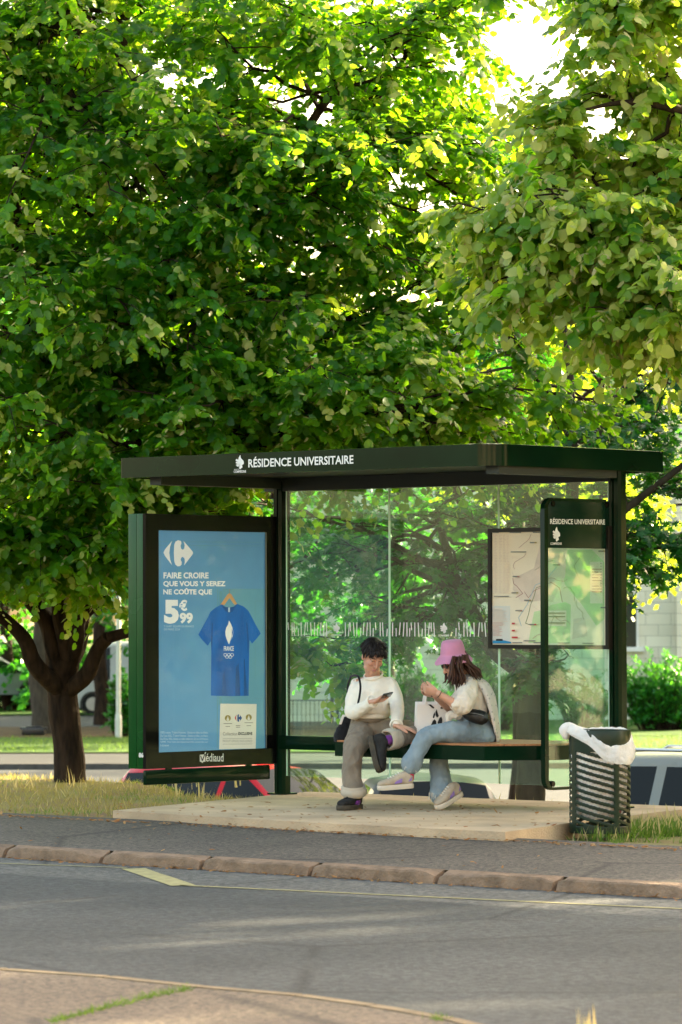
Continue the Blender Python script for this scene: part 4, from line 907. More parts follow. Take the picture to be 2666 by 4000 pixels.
def window(u0, u1, z0, z1, shut=False):
    b = MB(); b.bx(u0, u1, -.02, .03, z0, z1); w = b.build('window', M_shut if shut else M_wglass, bld, smooth=0)
    b = MB(); t = .07; b.bx(u0-t, u0, -.05, .03, z0, z1); b.bx(u1, u1+t, -.05, .03, z0, z1); b.bx(u0-t, u1+t, -.05, .03, z1, z1+t)
    if not shut: b.bx((u0+u1)/2-.03, (u0+u1)/2+.03, -.04, -.021, z0, z1)
    b.build('frame', M_sill, w, smooth=0)
    b = MB(); b.bx(u0-.15, u1+.22, -.16, .02, z0-.14, z0, None, .01); b.build('sill', M_sill, w)
window(pxu(2395), pxu(2485), pzz(2530), pzz(2330)); window(pxu(1945), pxu(2003), pzz(2782), pzz(2665), True); window(pxu(1290), pxu(1325), pzz(2820), pzz(2660))
window(pxu(2060), pxu(2150), pzz(2530), pzz(2330), True); window(pxu(2395), pxu(2485), pzz(2110), pzz(1910), True); window(pxu(2060), pxu(2150), pzz(2110), pzz(1910)); window(pxu(1700), pxu(1790), pzz(2530), pzz(2330)); window(pxu(1400), pxu(1480), pzz(2530), pzz(2330), True); window(pxu(1700), pxu(1790), pzz(2110), pzz(1910))
window(pxu(2395), pxu(2485), pzz(1700), pzz(1500)); window(pxu(2060), pxu(2150), pzz(1700), pzz(1500), True)
b = MB(); b.bx(pxu(2642), pxu(2662), -.62, -.551, pzz(2750), pzz(2570)); b.build('shutter', mat('red_shutter', (0.32, 0.07, 0.05), 0.6, 0.3, 0.1, 4), bld, smooth=0)

# iron railing by the building, and the one near the van
M_iron = mat('black_iron', (0.012, 0.014, 0.014), 0.5, 0.4, 0.1, 4)
def railing(u0, u1, d, h, label):
    o = ud((u0+u1)/2, d, ZF+.16); b = MB(); k = int((u1-u0)/.11)
    rt = empty('iron_railing', o, label, 'railing', rz=YAW, local=True); L = (u1-u0)/2
    b.bx(-L, L, -.015, .015, h-.03, h); b.build('rail', M_iron, rt, smooth=0); b = MB(); b.bx(-L, L, -.015, .015, .08, .11); b.build('rail', M_iron, rt, smooth=0)
    b = MB()
    for i in range(k+1): x = -L+2*L*i/k; b.bx(x-.009, x+.009, -.008, .008, .0, h-.031)
    o2 = b.build('bars', M_iron, rt, smooth=0)
railing((1110-1333)/F*103, (1312-1333)/F*103, 103, .86, 'black iron railing before the building, behind the glass left of the seated pair')
railing((440-1333)/F*101, (640-1333)/F*101, 101, .86, 'black iron railing beside the pale lamp post, left of the advert case')

# lamp post
p = ud((463-1333)/F*99, 99, ZF+.16); b = MB()
lpost = empty('lamp_post', p, 'pale grey lamp post with a thicker foot on the far lawn', 'lamp post')
M_pale = mat('pale_grey_paint', (0.55, 0.55, 0.50), 0.5, 0.4, 0.06, 4)
b.tube([p+[0, 0, z] for z in (-.1, .48, .55, .62)], [.088, .088, .08, .06], 14); b.build('foot', M_pale, lpost)
b = MB(); b.tube([p+[0, 0, z] for z in (.615, 2.5, 5.0)], [.066, .062, .05], 12); b.tube([p+[0, 0, 4.99], p+RT*.3+[0, 0, 5.15], p+RT*.8+[0, 0, 5.2]], [.04, .035, .03], 8); b.build('pole', M_pale, lpost)
b = MB(); b.box(p+RT*1.0+[0, 0, 5.19], (.25, .09, .04), (RT, FWH, UP), None, .02); b.build('lamp_head', M_pale, lpost)

# overturned crate on the bare earth
p = ud((132-1333)/F*101.5, 101.5, ZF+.15); b = MB()
b.box(p+[0, 0, .10], (.30, .22, .10), (RT, FWH, UP), None, .03); b.box(p+RT*.02+[0, 0, .215], (.21, .19, .018), (RT, FWH, UP), None, .015)
for s in (-1, 1): b.box(p+RT*s*.30+[0, 0, .17], (.05, .15, .03), (RT, FWH, UP), None, .012)
tag(b.build('crate', mat('black_plastic', (0.012, 0.010, 0.012), 0.35, 0.5, 0.1, 5)), 'black plastic crate lying on bare earth, left of the dark trunk', 'crate')

# ---- cars
M_tyre = mat('tyre', (0.015, 0.015, 0.015), 0.8, 0.3, 0.1, 9); M_rim = mat('wheel_rim', (0.35, 0.35, 0.35), 0.35, 0.5, 0.1, 4, metal=0.7)
M_cglass = mat('car_glass', (0.006, 0.008, 0.008), 0.03, 0.14, 0, 1); M_trim = mat('black_trim', (0.012, 0.012, 0.012), 0.4, 0.4, 0.1, 4)
M_tail = mat('tail_red', (0.35, 0.01, 0.02), 0.15, 0.5, 0, 1); M_head = mat('headlamp', (0.6, 0.62, 0.62), 0.1, 0.6, 0, 1)
def car(label, loc, rz, paint, st, width, wheels, cat='car', name='parked_car', mirror=True, rails=False, group='cars parked behind the shelter', glassm=None):
    """st: stations from tail to nose (x, belt z, side-window top half-width, side-window top z, centre z, glass flag for the side, glass flag for the top)"""
    rt = empty(name, loc, label, cat, group, rz=rz, local=True); w = width/2; G = glassm or M_cglass
    body, gls, shl = MB(), [], []
    def ringpts(s):
        x, zb, wr, zt, zc = s[:5]; k = s[7] if len(s) > 7 else 1.0
        h = [(w*.93*k, .22), (w*k, .42), (w*1.0*k, .62), (w*.985*k, zb-.02), (w*.965*k, zb), (wr, zt), (wr*.90, zt+(zc-zt)*.55), (wr*.5, zc-.012), (0, zc)]
        R_ = [(x, y, z) for y, z in h]; return R_ + [(x, -y, z) for x, y, z in R_[-2::-1]]
    rg_ = [ringpts(s) for s in st]; k = len(rg_[0])
    V = np.array(rg_).reshape(-1, 3); bf = []; panes = {}
    for i in range(len(st)-1):
        for j in range(k-1):
            q = (i*k+j, i*k+j+1, (i+1)*k+j+1, (i+1)*k+j); jj = min(j, k-2-j)
            if jj == 4 and st[i][5]: panes.setdefault(('s', j < k//2, st[i][5]), []).append(q)
            elif jj >= 6 and st[i][6]: panes.setdefault(('t', st[i][6]), []).append(q)
            else: bf.append(q)
    bf.append(tuple(range(k))[::-1]); bf.append(tuple(range((len(st)-1)*k, len(st)*k)))
    body.add(V, bf, paint); bo = body.build('body', paint, rt, smooth=40)
    for key, fs in panes.items():
        b = MB(); b.add(V, fs); o = b.build('window' if key[0] == 's' else 'windscreen', G, rt, smooth=40)
        bm = bmesh.new(); bm.from_mesh(o.data); bmesh.ops.delete(bm, geom=[v for v in bm.verts if not v.link_faces], context='VERTS'); bm.to_mesh(o.data); bm.free()
    for x in wheels[:2]:
        for s in (-1, 1):
            r = wheels[2]; y = s*(w-.065)
            b = MB(); pr = [(r*.62, .08), (r*.9, .10), (r, .06), (r, -.06), (r*.9, -.10), (r*.62, -.08)]
            b.rings([[(x+q*math.cos(a), y+d, r+q*math.sin(a)) for a in np.linspace(0, 2*math.pi, 28, endpoint=False)] for q, d in pr], M_tyre, cap=False); wh = b.build('wheel', M_tyre, rt)
            b = MB(); b.rings([[(x+q*math.cos(a), y+s*d, r+q*math.sin(a)) for a in np.linspace(0, 2*math.pi, 28, endpoint=False)] for q, d in ((r*.62, .09), (r*.58, .06), (r*.2, .09), (r*.05, .092))], M_rim)
            for q in range(5): a = q*2*math.pi/5; b.box((x+r*.38*math.cos(a), y+s*.085, r+r*.38*math.sin(a)), (r*.22, .012, .035), ((math.cos(a), 0, math.sin(a)), (0, 1, 0), (-math.sin(a), 0, math.cos(a))))
            b.build('rim', M_rim, wh)
            b = MB(); b.rings([[(x+q*math.cos(a), y+s*d, r+q*math.sin(a)) for a in np.linspace(0, 2*math.pi, 28, endpoint=False)] for q, d in ((r*1.17, .065), (r*1.17, .115), (r*1.02, .115), (r*1.02, .065))], M_trim, cap=False); b.build('wheel_arch', M_trim, rt)
    x0, x1 = st[0][0], st[-1][0]; zb = st[len(st)//2][1]
    for s in (-1, 1):
        b = MB(); b.box((x0+.10, s*(w-.13), zb-.10), (.12, .10, .11), None, None, .03); b.build('tail_light', M_tail, rt)
        b = MB(); b.box((x1-.16, s*(w-.26), .66), (.16, .15, .075), None, None, .03); b.build('headlight', M_head, rt)
        if mirror: b = MB(); xm = mirror if mirror is not True else .78; b.box((xm, s*(w+.10), zb+.05), (.06, .10, .07), None, None, .025); b.box((xm, s*w, zb+.01), (.03, .06, .02)); b.build('mirror', M_trim, rt)
        if rails: b = MB(); b.tube([(-1.6, s*.56, rails), (-1.5, s*.56, rails+.05), (.2, s*.56, rails+.06), (.3, s*.56, rails+.01)], .02, 8); b.build('roof_rail', mat('rail_silver', (.5, .5, .5), .3, .5, 0, 1, metal=.8), rt)
        for xh in (-.55, .45): b = MB(); b.box((xh-.25, s*(w*1.0+.008), zb-.14), (.10, .012, .018), None, None, .008); b.build('handle', paint, rt)
    b = MB(); b.bx(x1-.05, x1+.03, -w*.7, w*.7, .25, .45, None, .02); b.build('bumper', M_trim, rt)
    return rt
def hatch(h, wr=.60, hood=.92, belt=.92, L0=-2.0, L1=2.1, kw=1.0):
    return [(L0-.06, .80, .62, .84, .86, 0, 0, .90), (L0, belt-.02, .66, belt+.06, belt+.08, 0, 'r', .97), (L0+.30, belt, wr*.97, h-.20, h-.10, 0, 'r'), (L0+.42, belt, wr, h-.14, h-.03, 'b', 0), (L0+.95, belt, wr*1.02, h-.12, h, 0, 0), (L0+1.02, belt, wr*1.02, h-.12, h, 'c', 0),
            (-.02, belt, wr*1.02, h-.12, h, 0, 0), (.07, belt, wr*1.02, h-.12, h-.005, 'd', 0), (.42, belt, wr, h-.14, h-.03, 'd', 'f'), (1.12, belt, wr*1.16, hood+.03, hood+.05, 0, 0), (1.3, belt-.03, wr*1.1, hood-.02, hood+.02, 0, 0), (L1-.25, .76, wr*1.05, .80, .84, 0, 0, .96), (L1, .60, wr*.95, .62, .66, 0, 0, .86)]
def paintm(n, c, r=0.15): return mat(n, c, r, 0.08, 0.03, 2)
M_redp, M_blackp, M_silver, M_whitep = paintm('red_paint', (0.42, 0.012, 0.02)), paintm('black_paint', (0.006, 0.007, 0.007), 0.35), paintm('silver_paint', (0.26, 0.275, 0.275), 0.3), paintm('white_paint', (0.42, 0.43, 0.41), 0.3)
ZL_ = -1.876
def carpos(px, d, dz=0.0): p = at_d(px, 3000, d); return (p[0], p[1], ZL_+dz)
car('red hatchback parked below the advert case, tail to the left', (-11.5, 12.0, ZL_), -.10, M_redp, hatch(1.46, L0=-2.3), 1.70, (1.25, -1.45, .30))
car('black car with a leaf-reflecting windscreen, parked behind the seated woman', (*at_d(1680, 3000, 42.4)[:2], ZL_), -.78, M_blackp, hatch(1.52, .64), 1.88, (1.3, -1.25, .30))
mpv = [(-1.86, .95, .66, 1.0, 1.02, 0, 0, .94), (-1.82, 1.12, .68, 1.2, 1.22, 0, 'r'), (-1.68, 1.17, .66, 1.56, 1.66, 0, 'r'), (-1.50, 1.17, .67, 1.60, 1.74, 'b', 0), (-.64, 1.17, .68, 1.62, 1.77, 0, 0), (-.50, 1.17, .68, 1.62, 1.77, 'c', 0), (.34, 1.15, .68, 1.62, 1.77, 0, 0), (.46, 1.15, .68, 1.61, 1.76, 'd', 0), (.75, 1.13, .66, 1.56, 1.72, 'd', 'f'), (1.50, 1.06, .70, 1.09, 1.12, 0, 0), (1.85, .95, .68, .97, 1.0, 0, 0), (2.08, .76, .62, .78, .82, 0, 0, .94), (2.16, .58, .58, .60, .63, 0, 0, .88)]
car('silver people carrier parked at the right edge behind the litter bin', (-4.3, 12.1, ZL_), -.04, M_silver, mpv, 1.74, (1.3, -1.3, .31), mirror=1.0, rails=1.74)
# the van and a dark car far left
van = [(-2.6, 1.1, .78, 2.0, 2.05, 0, 0), (-2.55, 1.1, .85, 2.2, 2.3, 0, 0), (-.6, 1.1, .85, 2.2, 2.32, 0, 0), (.9, 1.1, .85, 2.18, 2.3, 0, 0), (1.0, 1.1, .85, 2.15, 2.27, 'd', 0), (1.3, 1.1, .82, 2.05, 2.15, 'd', 'f'), (1.95, 1.08, .86, 1.18, 1.2, 0, 0), (2.5, .9, .8, .95, .98, 0, 0, .95), (2.6, .6, .7, .65, .68, 0, 0, .88)]
p = ud((560-1333)/F*123, 123, ZF+.13); car('white panel van half hidden by leaves beyond the lamp post', p, YAW+math.pi, M_whitep, van, 2.0, (1.55, -1.6, .34), 'van', 'parked_van', mirror=1.5, group='cars far behind')
p = ud((-40-1333)/F*126, 126, ZF+.13+.35); car('grey car at the left edge among dark leaves', p, YAW+.1, paintm('grey_paint', (0.2, 0.22, 0.24)), hatch(1.46), 1.75, (1.3, -1.25, .31), group='cars far behind')

# shrubs
def shrub(label, u, d, w, dp, h, n, seed, mt=M_shrub, size=.12, leaf=L_SLIM, zb=ZF+.15, cat='shrub', name='shrub', spike=.35, flower=None):
    rg = np.random.default_rng(seed); o = ud(u, d, zb); rt = empty(name, o, label, cat)
    b = MB(); SBb, SDd, SLl = [], [], []
    for _ in range(n):
        a, r = rg.uniform(0, 6.28), rg.uniform(0, 1)**.5; x, y = math.cos(a)*r*w/2, math.sin(a)*r*dp/2
        top = h*(1-.45*r*r)*rg.uniform(.75, 1.1); e = o+RT*x+FWH*y
        s = o+RT*x*.5+FWH*y*.5; b.tube([s, (s+e)/2+[0, 0, top*.5], e+[0, 0, top]], [.02, .012, .004], 3)
        for k in range(5): f = rg.uniform(.1, 1); SBb.append(s+(e-s)*f+np.array([0, 0, top*f])); SDd.append(unit(rg.normal(0, .5, 3)+RT*x*.3-FWH*.2+np.array([0, 0, .7]))); SLl.append(rg.uniform(.5, 1)*spike)
    b.build('stems', M_bark, rt)
    P, D, N, S = sprays(np.array(SBb), np.array(SDd), np.array(SLl), 9, size, rg, droop=.1, hang=-.3)
    sh = [(leaf, mt, np.arange(len(P)))]
    leaf_mesh('foliage', rt, sh, P, D, N, S, rg.uniform(0, 1, len(P)), rt.location)
    if flower:
        b = MB()
        for q in flower: 
            c = ud((q[0]-1333)/F*d, d, 0); c[2] = 1.46+(2390-q[1])/F*d
            for k in range(7): a = k*.9; b.ball(c+RT*.05*math.cos(a)+UP*.05*math.sin(a)-FWH*.02, (.05, .04, .05), None, None, 8, 6)
        b.build('blossom', mat('pink_petals', (0.75, 0.16, 0.38), 0.6, 0.3, 0.1, 8), rt)
    return rt
def pu(px, d): return (px-1333)/F*d
shrub('bushy green shrub with upright shoots against the stone wall at the right edge', pu(2590, 104), 104, 2.6, 1.8, 2.0, 220, 71, size=.13, spike=.45)
shrub('thin pale shrub in front of the wall, seen through the stop sign glass', pu(2270, 106), 106, 1.9, 1.0, 1.5, 60, 72, size=.10, spike=.4)
shrub('low shrub beyond the seated woman, seen through the glass', pu(1900, 104), 104, 2.4, 1.2, 1.9, 130, 73, size=.12)
shrub('broad dark shrub behind the seated pair', pu(1560, 100), 100, 3.0, 1.2, 1.7, 150, 74, size=.14, mt=M_maple)
shrub('climbing rose with pink flowers beside the lamp post', pu(485, 100), 100, 1.1, .6, 1.7, 40, 75, size=.12, leaf=L_MAPLE, flower=[(480, 2728), (494, 2743), (470, 2760)], name='rose_bush', cat='rose bush')
shrub('dark hedge shrub at the left edge behind the driveway', pu(60, 128), 128, 4.4, 2.0, 2.6, 200, 76, mt=M_maple, size=.2)
shrub('dark green bush behind the grey trunk', pu(330, 127), 127, 3.4, 2.0, 2.2, 160, 77, mt=M_maple, size=.2)
shrub('leafy bush behind the white van', pu(640, 130), 130, 5.0, 2.0, 3.2, 200, 78, mt=M_maple, size=.22)
# ------------------------------------------------------------------ litter bin and liner
M_bin = mat('bin_green', (0.004, 0.018, 0.009), 0.3, 0.3, 0.2, 5)
M_liner = mat('liner_film', (0.92, 0.89, 0.84), 0.3, 0.5, 0.03, 6, trans=0.3, bump=0.9, bscale=22)
pf = at_z(2352, 3258, -0.06); fdir = nrm([FWH[0], FWH[1], 0])
BR = 0.5*(2472-2233)/F*np.linalg.norm(pf-CAM)
bc = np.array([pf[0], pf[1], -0.06]) + fdir*BR*0.92
dbin = np.dot(bc-CAM, FW)
BH = (1.46 - (2858-2390)/F*dbin) + 0.06
bin_ = empty('litter_bin', bc, 'dark green slatted metal litter bin with slanting slots, right of the shelter', 'litter bin')
b = MB(); n = 120; hz = 142; th = 0.004
# wall: upright ribs and solid hoops, slanted slots cut between them
ribs = [0.30, 1.38, 2.62, 3.80, 5.00]
faces, V = [], []
for j in range(hz+1):
    for i in range(n):
        a = 2*math.pi*i/n; V.append((bc[0]+BR*math.cos(a), bc[1]+BR*math.sin(a), bc[2]+BH*j/hz))
ca = math.atan2(CAM[1]-bc[1], CAM[0]-bc[0])
keep = []
for j in range(hz):
    for i in range(n):
        a = (2*math.pi*(i+.5)/n - ca + math.pi) % (2*math.pi) - math.pi; z = (j+.5)/hz
        rib = min(abs((a - r + math.pi) % (2*math.pi) - math.pi) for r in (-1.02, 0.60, 1.95, 3.1, -2.1)) < 0.115
        sl = ((z*BH - a*BR*-0.0 - (a*BR)*(-0.26))/0.0450) % 1.0
        slot = (0.07 < z < 0.80) and not rib and sl < 0.46
        keep.append(not slot)
q = 0
for j in range(hz):
    for i in range(n):
        if keep[q]: faces.append((j*n+i, j*n+(i+1) % n, (j+1)*n+(i+1) % n, (j+1)*n+i))
        q += 1
b.add(V, faces)
bo = b.build('body', M_bin, bin_, smooth=40)
so_ = bo.modifiers.new('t', 'SOLIDIFY'); so_.thickness = 0.004; so_.offset = -1
b = MB(); pr = [(BR+.004, -.07), (BR+.006, .0), (BR+.003, .008), (BR-.008, .006), (BR-.010, -.07)]
b.rings([[(bc[0]+r*math.cos(a), bc[1]+r*math.sin(a), bc[2]+BH+d) for a in np.linspace(0, 2*math.pi, 48, endpoint=False)] for r, d in pr], None, cap=False); b.build('rim', M_bin, bin_, smooth=40)
b = MB(); b.tube([bc+[0, 0, .02], bc+[0, 0, .03]], BR*.99, 40); b.build('base', M_bin, bin_)
# liner bag: sags inside, folded out over the rim, bunched up on the left
b = MB(); m_ = 72; rg = np.random.default_rng(5); rings = []
for k, (rr, dz) in enumerate([(.62, -.60), (.86, -.52), (.90, -.30), (.92, -.12), (.955, -.02), (1.0, .018), (1.04, .010), (1.06, -.03), (1.075, -.06), (1.08, -.085), (1.06, -.10), (1.03, -.088)]):
    L = []
    for i in range(m_):
        a = 2*math.pi*i/m_; ra = (a - ca + math.pi) % (2*math.pi) - math.pi       # + is to the right seen from the road
        s = math.sin(ra)                                   # -1 left .. +1 right
        drop = dz
        r = BR*rr
        if k >= 5:
            fr = max(0, math.cos(ra))                      # towards the viewer
            drop = dz*(0.55+0.75*(s+1)/2) - fr*0.035*(s+.6) + 0.05*max(0, -s-.45)*1.4
            r = BR*(1+(rr-1)*(0.75+1.3*max(0, s)**2+1.5*max(0, -s-.3)))
        if k >= 3: drop -= .075*min(1, max(0, (s+.35)/.5))*max(0, min(1, math.cos(ra)+.6))
        w = noise.noise(Vector((math.cos(a)*5, math.sin(a)*5, k*.7)))+.6*noise.noise(Vector((math.cos(a)*13, math.sin(a)*13, k*.5)))
        r += w*(.010 if k > 4 else .014); drop += w*.008
        L.append((bc[0]+r*math.cos(a), bc[1]+r*math.sin(a), bc[2]+BH+drop))
    rings.append(L)
b.rings(rings, None, cap=False)
bot = [tuple(bc+[0, 0, .05])]
lt = math.sin
pk = bc + BR*1.12*np.array([math.cos(ca-1.35), math.sin(ca-1.35), 0])
b.limb([pk+[0, 0, BH-.03]-RT*.0, pk+[0, 0, BH+.01]-RT*.015, pk+[0, 0, BH+.035]+RT*.02, pk+[0, 0, BH+.01]+RT*.09-fdir*.02], [.03, .036, .028, .02], 10)
lin = b.build('bin_liner', M_liner, None, smooth=60); tag(lin, 'crumpled translucent white bag folded over the rim of the green litter bin', 'bin bag')
b = MB()
for k in range(9):
    a = rg.uniform(0, 6.28); r = BR*.45*rg.uniform(0, 1); b.ball(bc+[r*math.cos(a), r*math.sin(a), rg.uniform(.15, .5)], rg.uniform(.05, .1, 3), None, None, 10, 7)
rub = b.build('rubbish', mat('rubbish_red', (0.5, 0.15, 0.15), .6, .3, .8, 9), lin)

# ------------------------------------------------------------------ grass, weeds, dead leaves
M_dry = leaf_mat('dry_grass', ((0.24, 0.17, 0.06), (0.20, 0.17, 0.05), (0.11, 0.14, 0.03)), (0.3, 0.26, 0.1), (0.55, 0.5, 0.12), .35, .7, .2)
M_grn = leaf_mat('green_grass', ((0.025, 0.08, 0.008), (0.05, 0.12, 0.012), (0.10, 0.15, 0.024)), (0.06, 0.12, 0.03), (0.26, 0.45, 0.04), .35, .6, .3)
M_straw = leaf_mat('straw', ((0.50, 0.40, 0.20), (0.46, 0.38, 0.18), (0.40, 0.36, 0.16)), (0.4, 0.36, 0.2), (0.7, 0.6, 0.25), .4, .7, .2)
L_BLADE = (np.array([[-.045, 0, 0], [.045, 0, 0], [-.03, .5, .03], [.03, .5, .03], [0, 1, .14]]), [(0, 1, 3, 2), (2, 3, 4)])
def inpad(x, y):
    c = False; j = len(pad)-1
    for i in range(len(pad)):
        xi, yi = pad[i][:2]; xj, yj = pad[j][:2]
        if ((yi > y) != (yj > y)) and (x < (xj-xi)*(y-yi)/(yj-yi)+xi): c = not c
        j = i
    return c
def grass(name, pts, h, mats_, seed, lean=.5, straw=0.0):
    rg = np.random.default_rng(seed); P = np.array(pts); k = len(P)
    D = np.stack([rg.normal(0, lean, k), rg.normal(0, lean, k), np.ones(k)], 1); N = rg.normal(size=(k, 3)); S = h*rg.uniform(.45, 1.25, k)
    q = rg.uniform(0, 1, k); S[q < straw] *= 1.5
    sh = [(L_BLADE, mats_, np.where(q >= straw)[0])] + ([(L_BLADE, M_straw, np.where(q < straw)[0])] if straw else [])
    o = leaf_mesh(name, None, sh, P, D, N, S, rg.uniform(0, 1, k), (0, 0, 0)); tag(o, kind='stuff'); return o
rg = np.random.default_rng(9); pts = []; pts2 = []
while len(pts) < 26000:
    x = rg.uniform(-9, 1.0); y = rg.uniform(-2.3, 4.9)
    if inpad(x, y): continue
    dn = noise.noise(Vector((x*.9, y*.9, 0)))+.35*noise.noise(Vector((x*4, y*4, 0)))
    e = (y+2.75)/0.9
    if rg.uniform() > min(1, max(.03, e*.45+dn*.6)): continue
    (pts2 if dn > .22 and rg.uniform() < .6 else pts).append((x, y, ground_z(x, y)-.005))
grass('dry_grass', pts, .06, M_dry, 1, straw=.05); grass('verge_grass', pts2, .06, M_grn, 2)
pts = []
while len(pts) < 5200:                        # along the far side of the slab and round the bin
    k = rg.uniform()
    if k < .45: x, y = rg.uniform(-.6, 5.2), rg.uniform(.5, 1.6)
    else: q = at_z(rg.uniform(2180, 2760), rg.uniform(3190, 3268), -.07); x, y = q[0], q[1]
    if inpad(x, y) or math.hypot(x-bc[0], y-bc[1]) < BR*1.03 or y < -2.74: continue
    if noise.noise(Vector((x*1.5, y*1.5, 4))) < -.12: continue
    pts.append((x, y, ground_z(x, y)-.005))
grass('bin_grass', pts, .11, M_grn, 3, straw=.10)
pts = []
def clump(px, py, n, sp, z): 
    for _ in range(n): q = at_z(px+rg.normal(0, sp), py+rg.normal(0, sp*.12), z); pts.append((q[0], q[1], z))
for px, py, n, sp in ((1867, 3243, 60, 12), (1675, 3236, 25, 8), (1223, 3204, 18, 9), (1870, 3245, 40, 14), (2000, 3246, 25, 9), (2130, 3250, 60, 22), (2410, 3292, 50, 14), (2590, 3280, 30, 14), (1060, 3196, 10, 10), (640, 3182, 12, 12)): clump(px, py, n, sp, -.055)
grass('weeds', pts, .05, M_grn, 4, lean=.8)
pts = []                                      # weeds in the joint of the near pavement
for t in np.linspace(0, 1, 700):
    px, py = 740+(200-740)*t, 3866+(3995-3866)*t**1.15; w = 5+16*math.sin(math.pi*min(1, t*1.2))*(.6+.4*math.sin(t*17))
    q = at_z(px+rg.normal(0, w), py+rg.normal(0, 3), -.168); pts.append((q[0], q[1], -.168))
for _ in range(60): q = at_z(1715+rg.normal(0, 22), 3980+rg.normal(0, 5), -.168); pts.append((q[0], q[1], -.168))
grass('joint_weeds', pts, .035, M_grn, 5, lean=1.0)
pts = []
for _ in range(26): q = at_d(2290+rg.normal(0, 30), 4060, 13.5); pts.append((q[0], q[1], -.2))
grass('pale_grass', pts, .24, M_straw, 6, lean=.12)
# tall seed stalks near the bank's edge
pts = []
for px, py in ((60, 3075), (130, 3072), (285, 3060), (690, 3070), (780, 3068), (930, 3060), (700, 3098), (800, 3100)):
    for _ in range(5): q = at_z(px+rg.normal(0, 12), py+rg.uniform(0, 14), -.12); pts.append((q[0], q[1], -.13))
grass('seed_stalks', pts, .17, M_straw, 7, lean=.15)
# dead leaves along the edges
M_dead = leaf_mat('dead_leaf', ((0.30, 0.10, 0.03), (0.36, 0.17, 0.05), (0.42, 0.27, 0.12)), (0.35, 0.2, 0.1), (0.4, 0.2, 0.05), .2, .7, .2)
P = []
for _ in range(3200):
    k = rg.uniform()
    if k < .42: x = rg.uniform(-9, 6.5); y = -2.80+abs(rg.normal(0, .05))*-1; z = -.052
    elif k < .72: x = rg.uniform(-9, 9); y = YK-abs(rg.normal(0, .045)); z = ZR+.008
    elif k < .90: x = rg.uniform(-9, 1); y = rg.uniform(-2.7, -1.8); z = -.085; 
    elif k < .925: x = rg.uniform(-8, 9); y = rg.uniform(-4.3, -2.9); z = -.13+(y+4.3)*.045+.012
    else: q = at_z(rg.uniform(450, 2200), rg.uniform(3130, 3230), .006); x, y, z = q[0], q[1], .006
    if k >= .72 and k < .9 and inpad(x, y): continue
    P.append((x, y, z))
P = np.array(P); k = len(P)
o = leaf_mesh('leaf_litter', None, [(L_SLIM, M_dead, np.arange(k))], P, rg.normal(size=(k, 3))*[1, 1, .15], np.array([0, 0, 1.0])+rg.normal(0, .25, (k, 3)), rg.uniform(.014, .050, k), rg.uniform(0, 1, k), (0, 0, 0)); tag(o, kind='stuff')
# far lawn: tufts
P = []
for _ in range(9000): q = ud(rg.uniform(-9.5, 9.5), rg.uniform(88.6, 99), 0); P.append((q[0], q[1], ZF+.16))
grass('lawn_grass', P, .11, M_grn, 8)
# ------------------------------------------------------------------ the other side of the street, behind the camera: it closes off the sky and shows in the glass
M_render = mat('warm_render', (0.55, 0.46, 0.33), 0.85, 0.3, 0.08, 1.0)
for k, (u0, u1, h) in enumerate(((-34, -20, 7.5), (-16, -2, 8.5), (1, 15, 7.8), (19, 33, 8.2))):
    o = ud((u0+u1)/2, -16, -.2); hs_ = empty('house', o, ('low cream house facing the shelter, first of the row', 'tall cream house facing the shelter, second of the row', 'cream house facing the shelter, third of the row', 'cream house facing the shelter, last of the row')[k], 'house', 'houses across the street behind the camera', rz=YAW+math.pi, local=True)
    L = (u1-u0)/2; b = MB(); b.bx(-L, L, 0, 9, 0, h*.66); b.build('wall', M_render, hs_, smooth=0)
    b = MB(); b.prism([(-L-.3, -.4, h*.66), (L+.3, -.4, h*.66), (L+.3, 4.5, h), (-L-.3, 4.5, h)], (0, 0, .18)); b.prism([(-L-.3, 4.5, h), (L+.3, 4.5, h), (L+.3, 9.4, h*.66), (-L-.3, 9.4, h*.66)], (0, 0, .18)); b.build('roof', mat('tile_roof', (0.22, 0.09, 0.06), .8, .3, .2, 3), hs_, smooth=0)
    for i in range(4):
        for z in (1.0, 3.4):
            x = -L+L*2*(i+.5)/4; b = MB(); b.bx(x-.55, x+.55, -.03, .02, z, z+1.4); b.build('window', M_wglass, hs_, smooth=0)
# ------------------------------------------------------------------ the two people on the bench
T_ = -nrm(FWH)                       # horizontal, towards the road corner where the picture was taken
J = at_d
def skin_mat():
    m, n, l, p = newmat('skin'); a = n.new('ShaderNodeAttribute'); a.attribute_name = 'skincol'; l.new(a.outputs['Color'], p.inputs['Base Color'])
    p.inputs['Roughness'].default_value = .5; p.inputs['Subsurface Weight'].default_value = .12; p.inputs['Subsurface Radius'].default_value = (.02, .008, .005); p.inputs['Subsurface Scale'].default_value = .5
    return m
M_skin = skin_mat()
def cloth(name, c, var, scale, rough=.85, **k): return mat(name, c, rough, .2, var, scale, sheen=.15, bump=.25, bscale=160, **k)
M_sweater = cloth('cream_knit', (.84, .78, .66), .05, 6); M_trouser = cloth('taupe_cotton', (.21, .17, .125), .16, 9); M_cuff = cloth('pale_cotton', (.46, .40, .31), .10, 10)
M_jeans = mat('washed_denim', (.24, .305, .345), .85, .2, .38, 5.5, bump=.3, bscale=200, stretch=(1, 1, .6)); M_hat = cloth('pink_felt', (.58, .245, .38), .07, 12)
M_sock1 = cloth('purple_sock', (.16, .04, .24), .2, 30); M_sock2 = cloth('red_sock', (.50, .02, .07), .35, 40)
M_boot = mat('black_suede', (.018, .017, .016), .8, .3, .4, 22, .4, 90); M_sole = mat('dark_rubber', (.06, .05, .035), .8, .3, .3, 20, .4, 60)
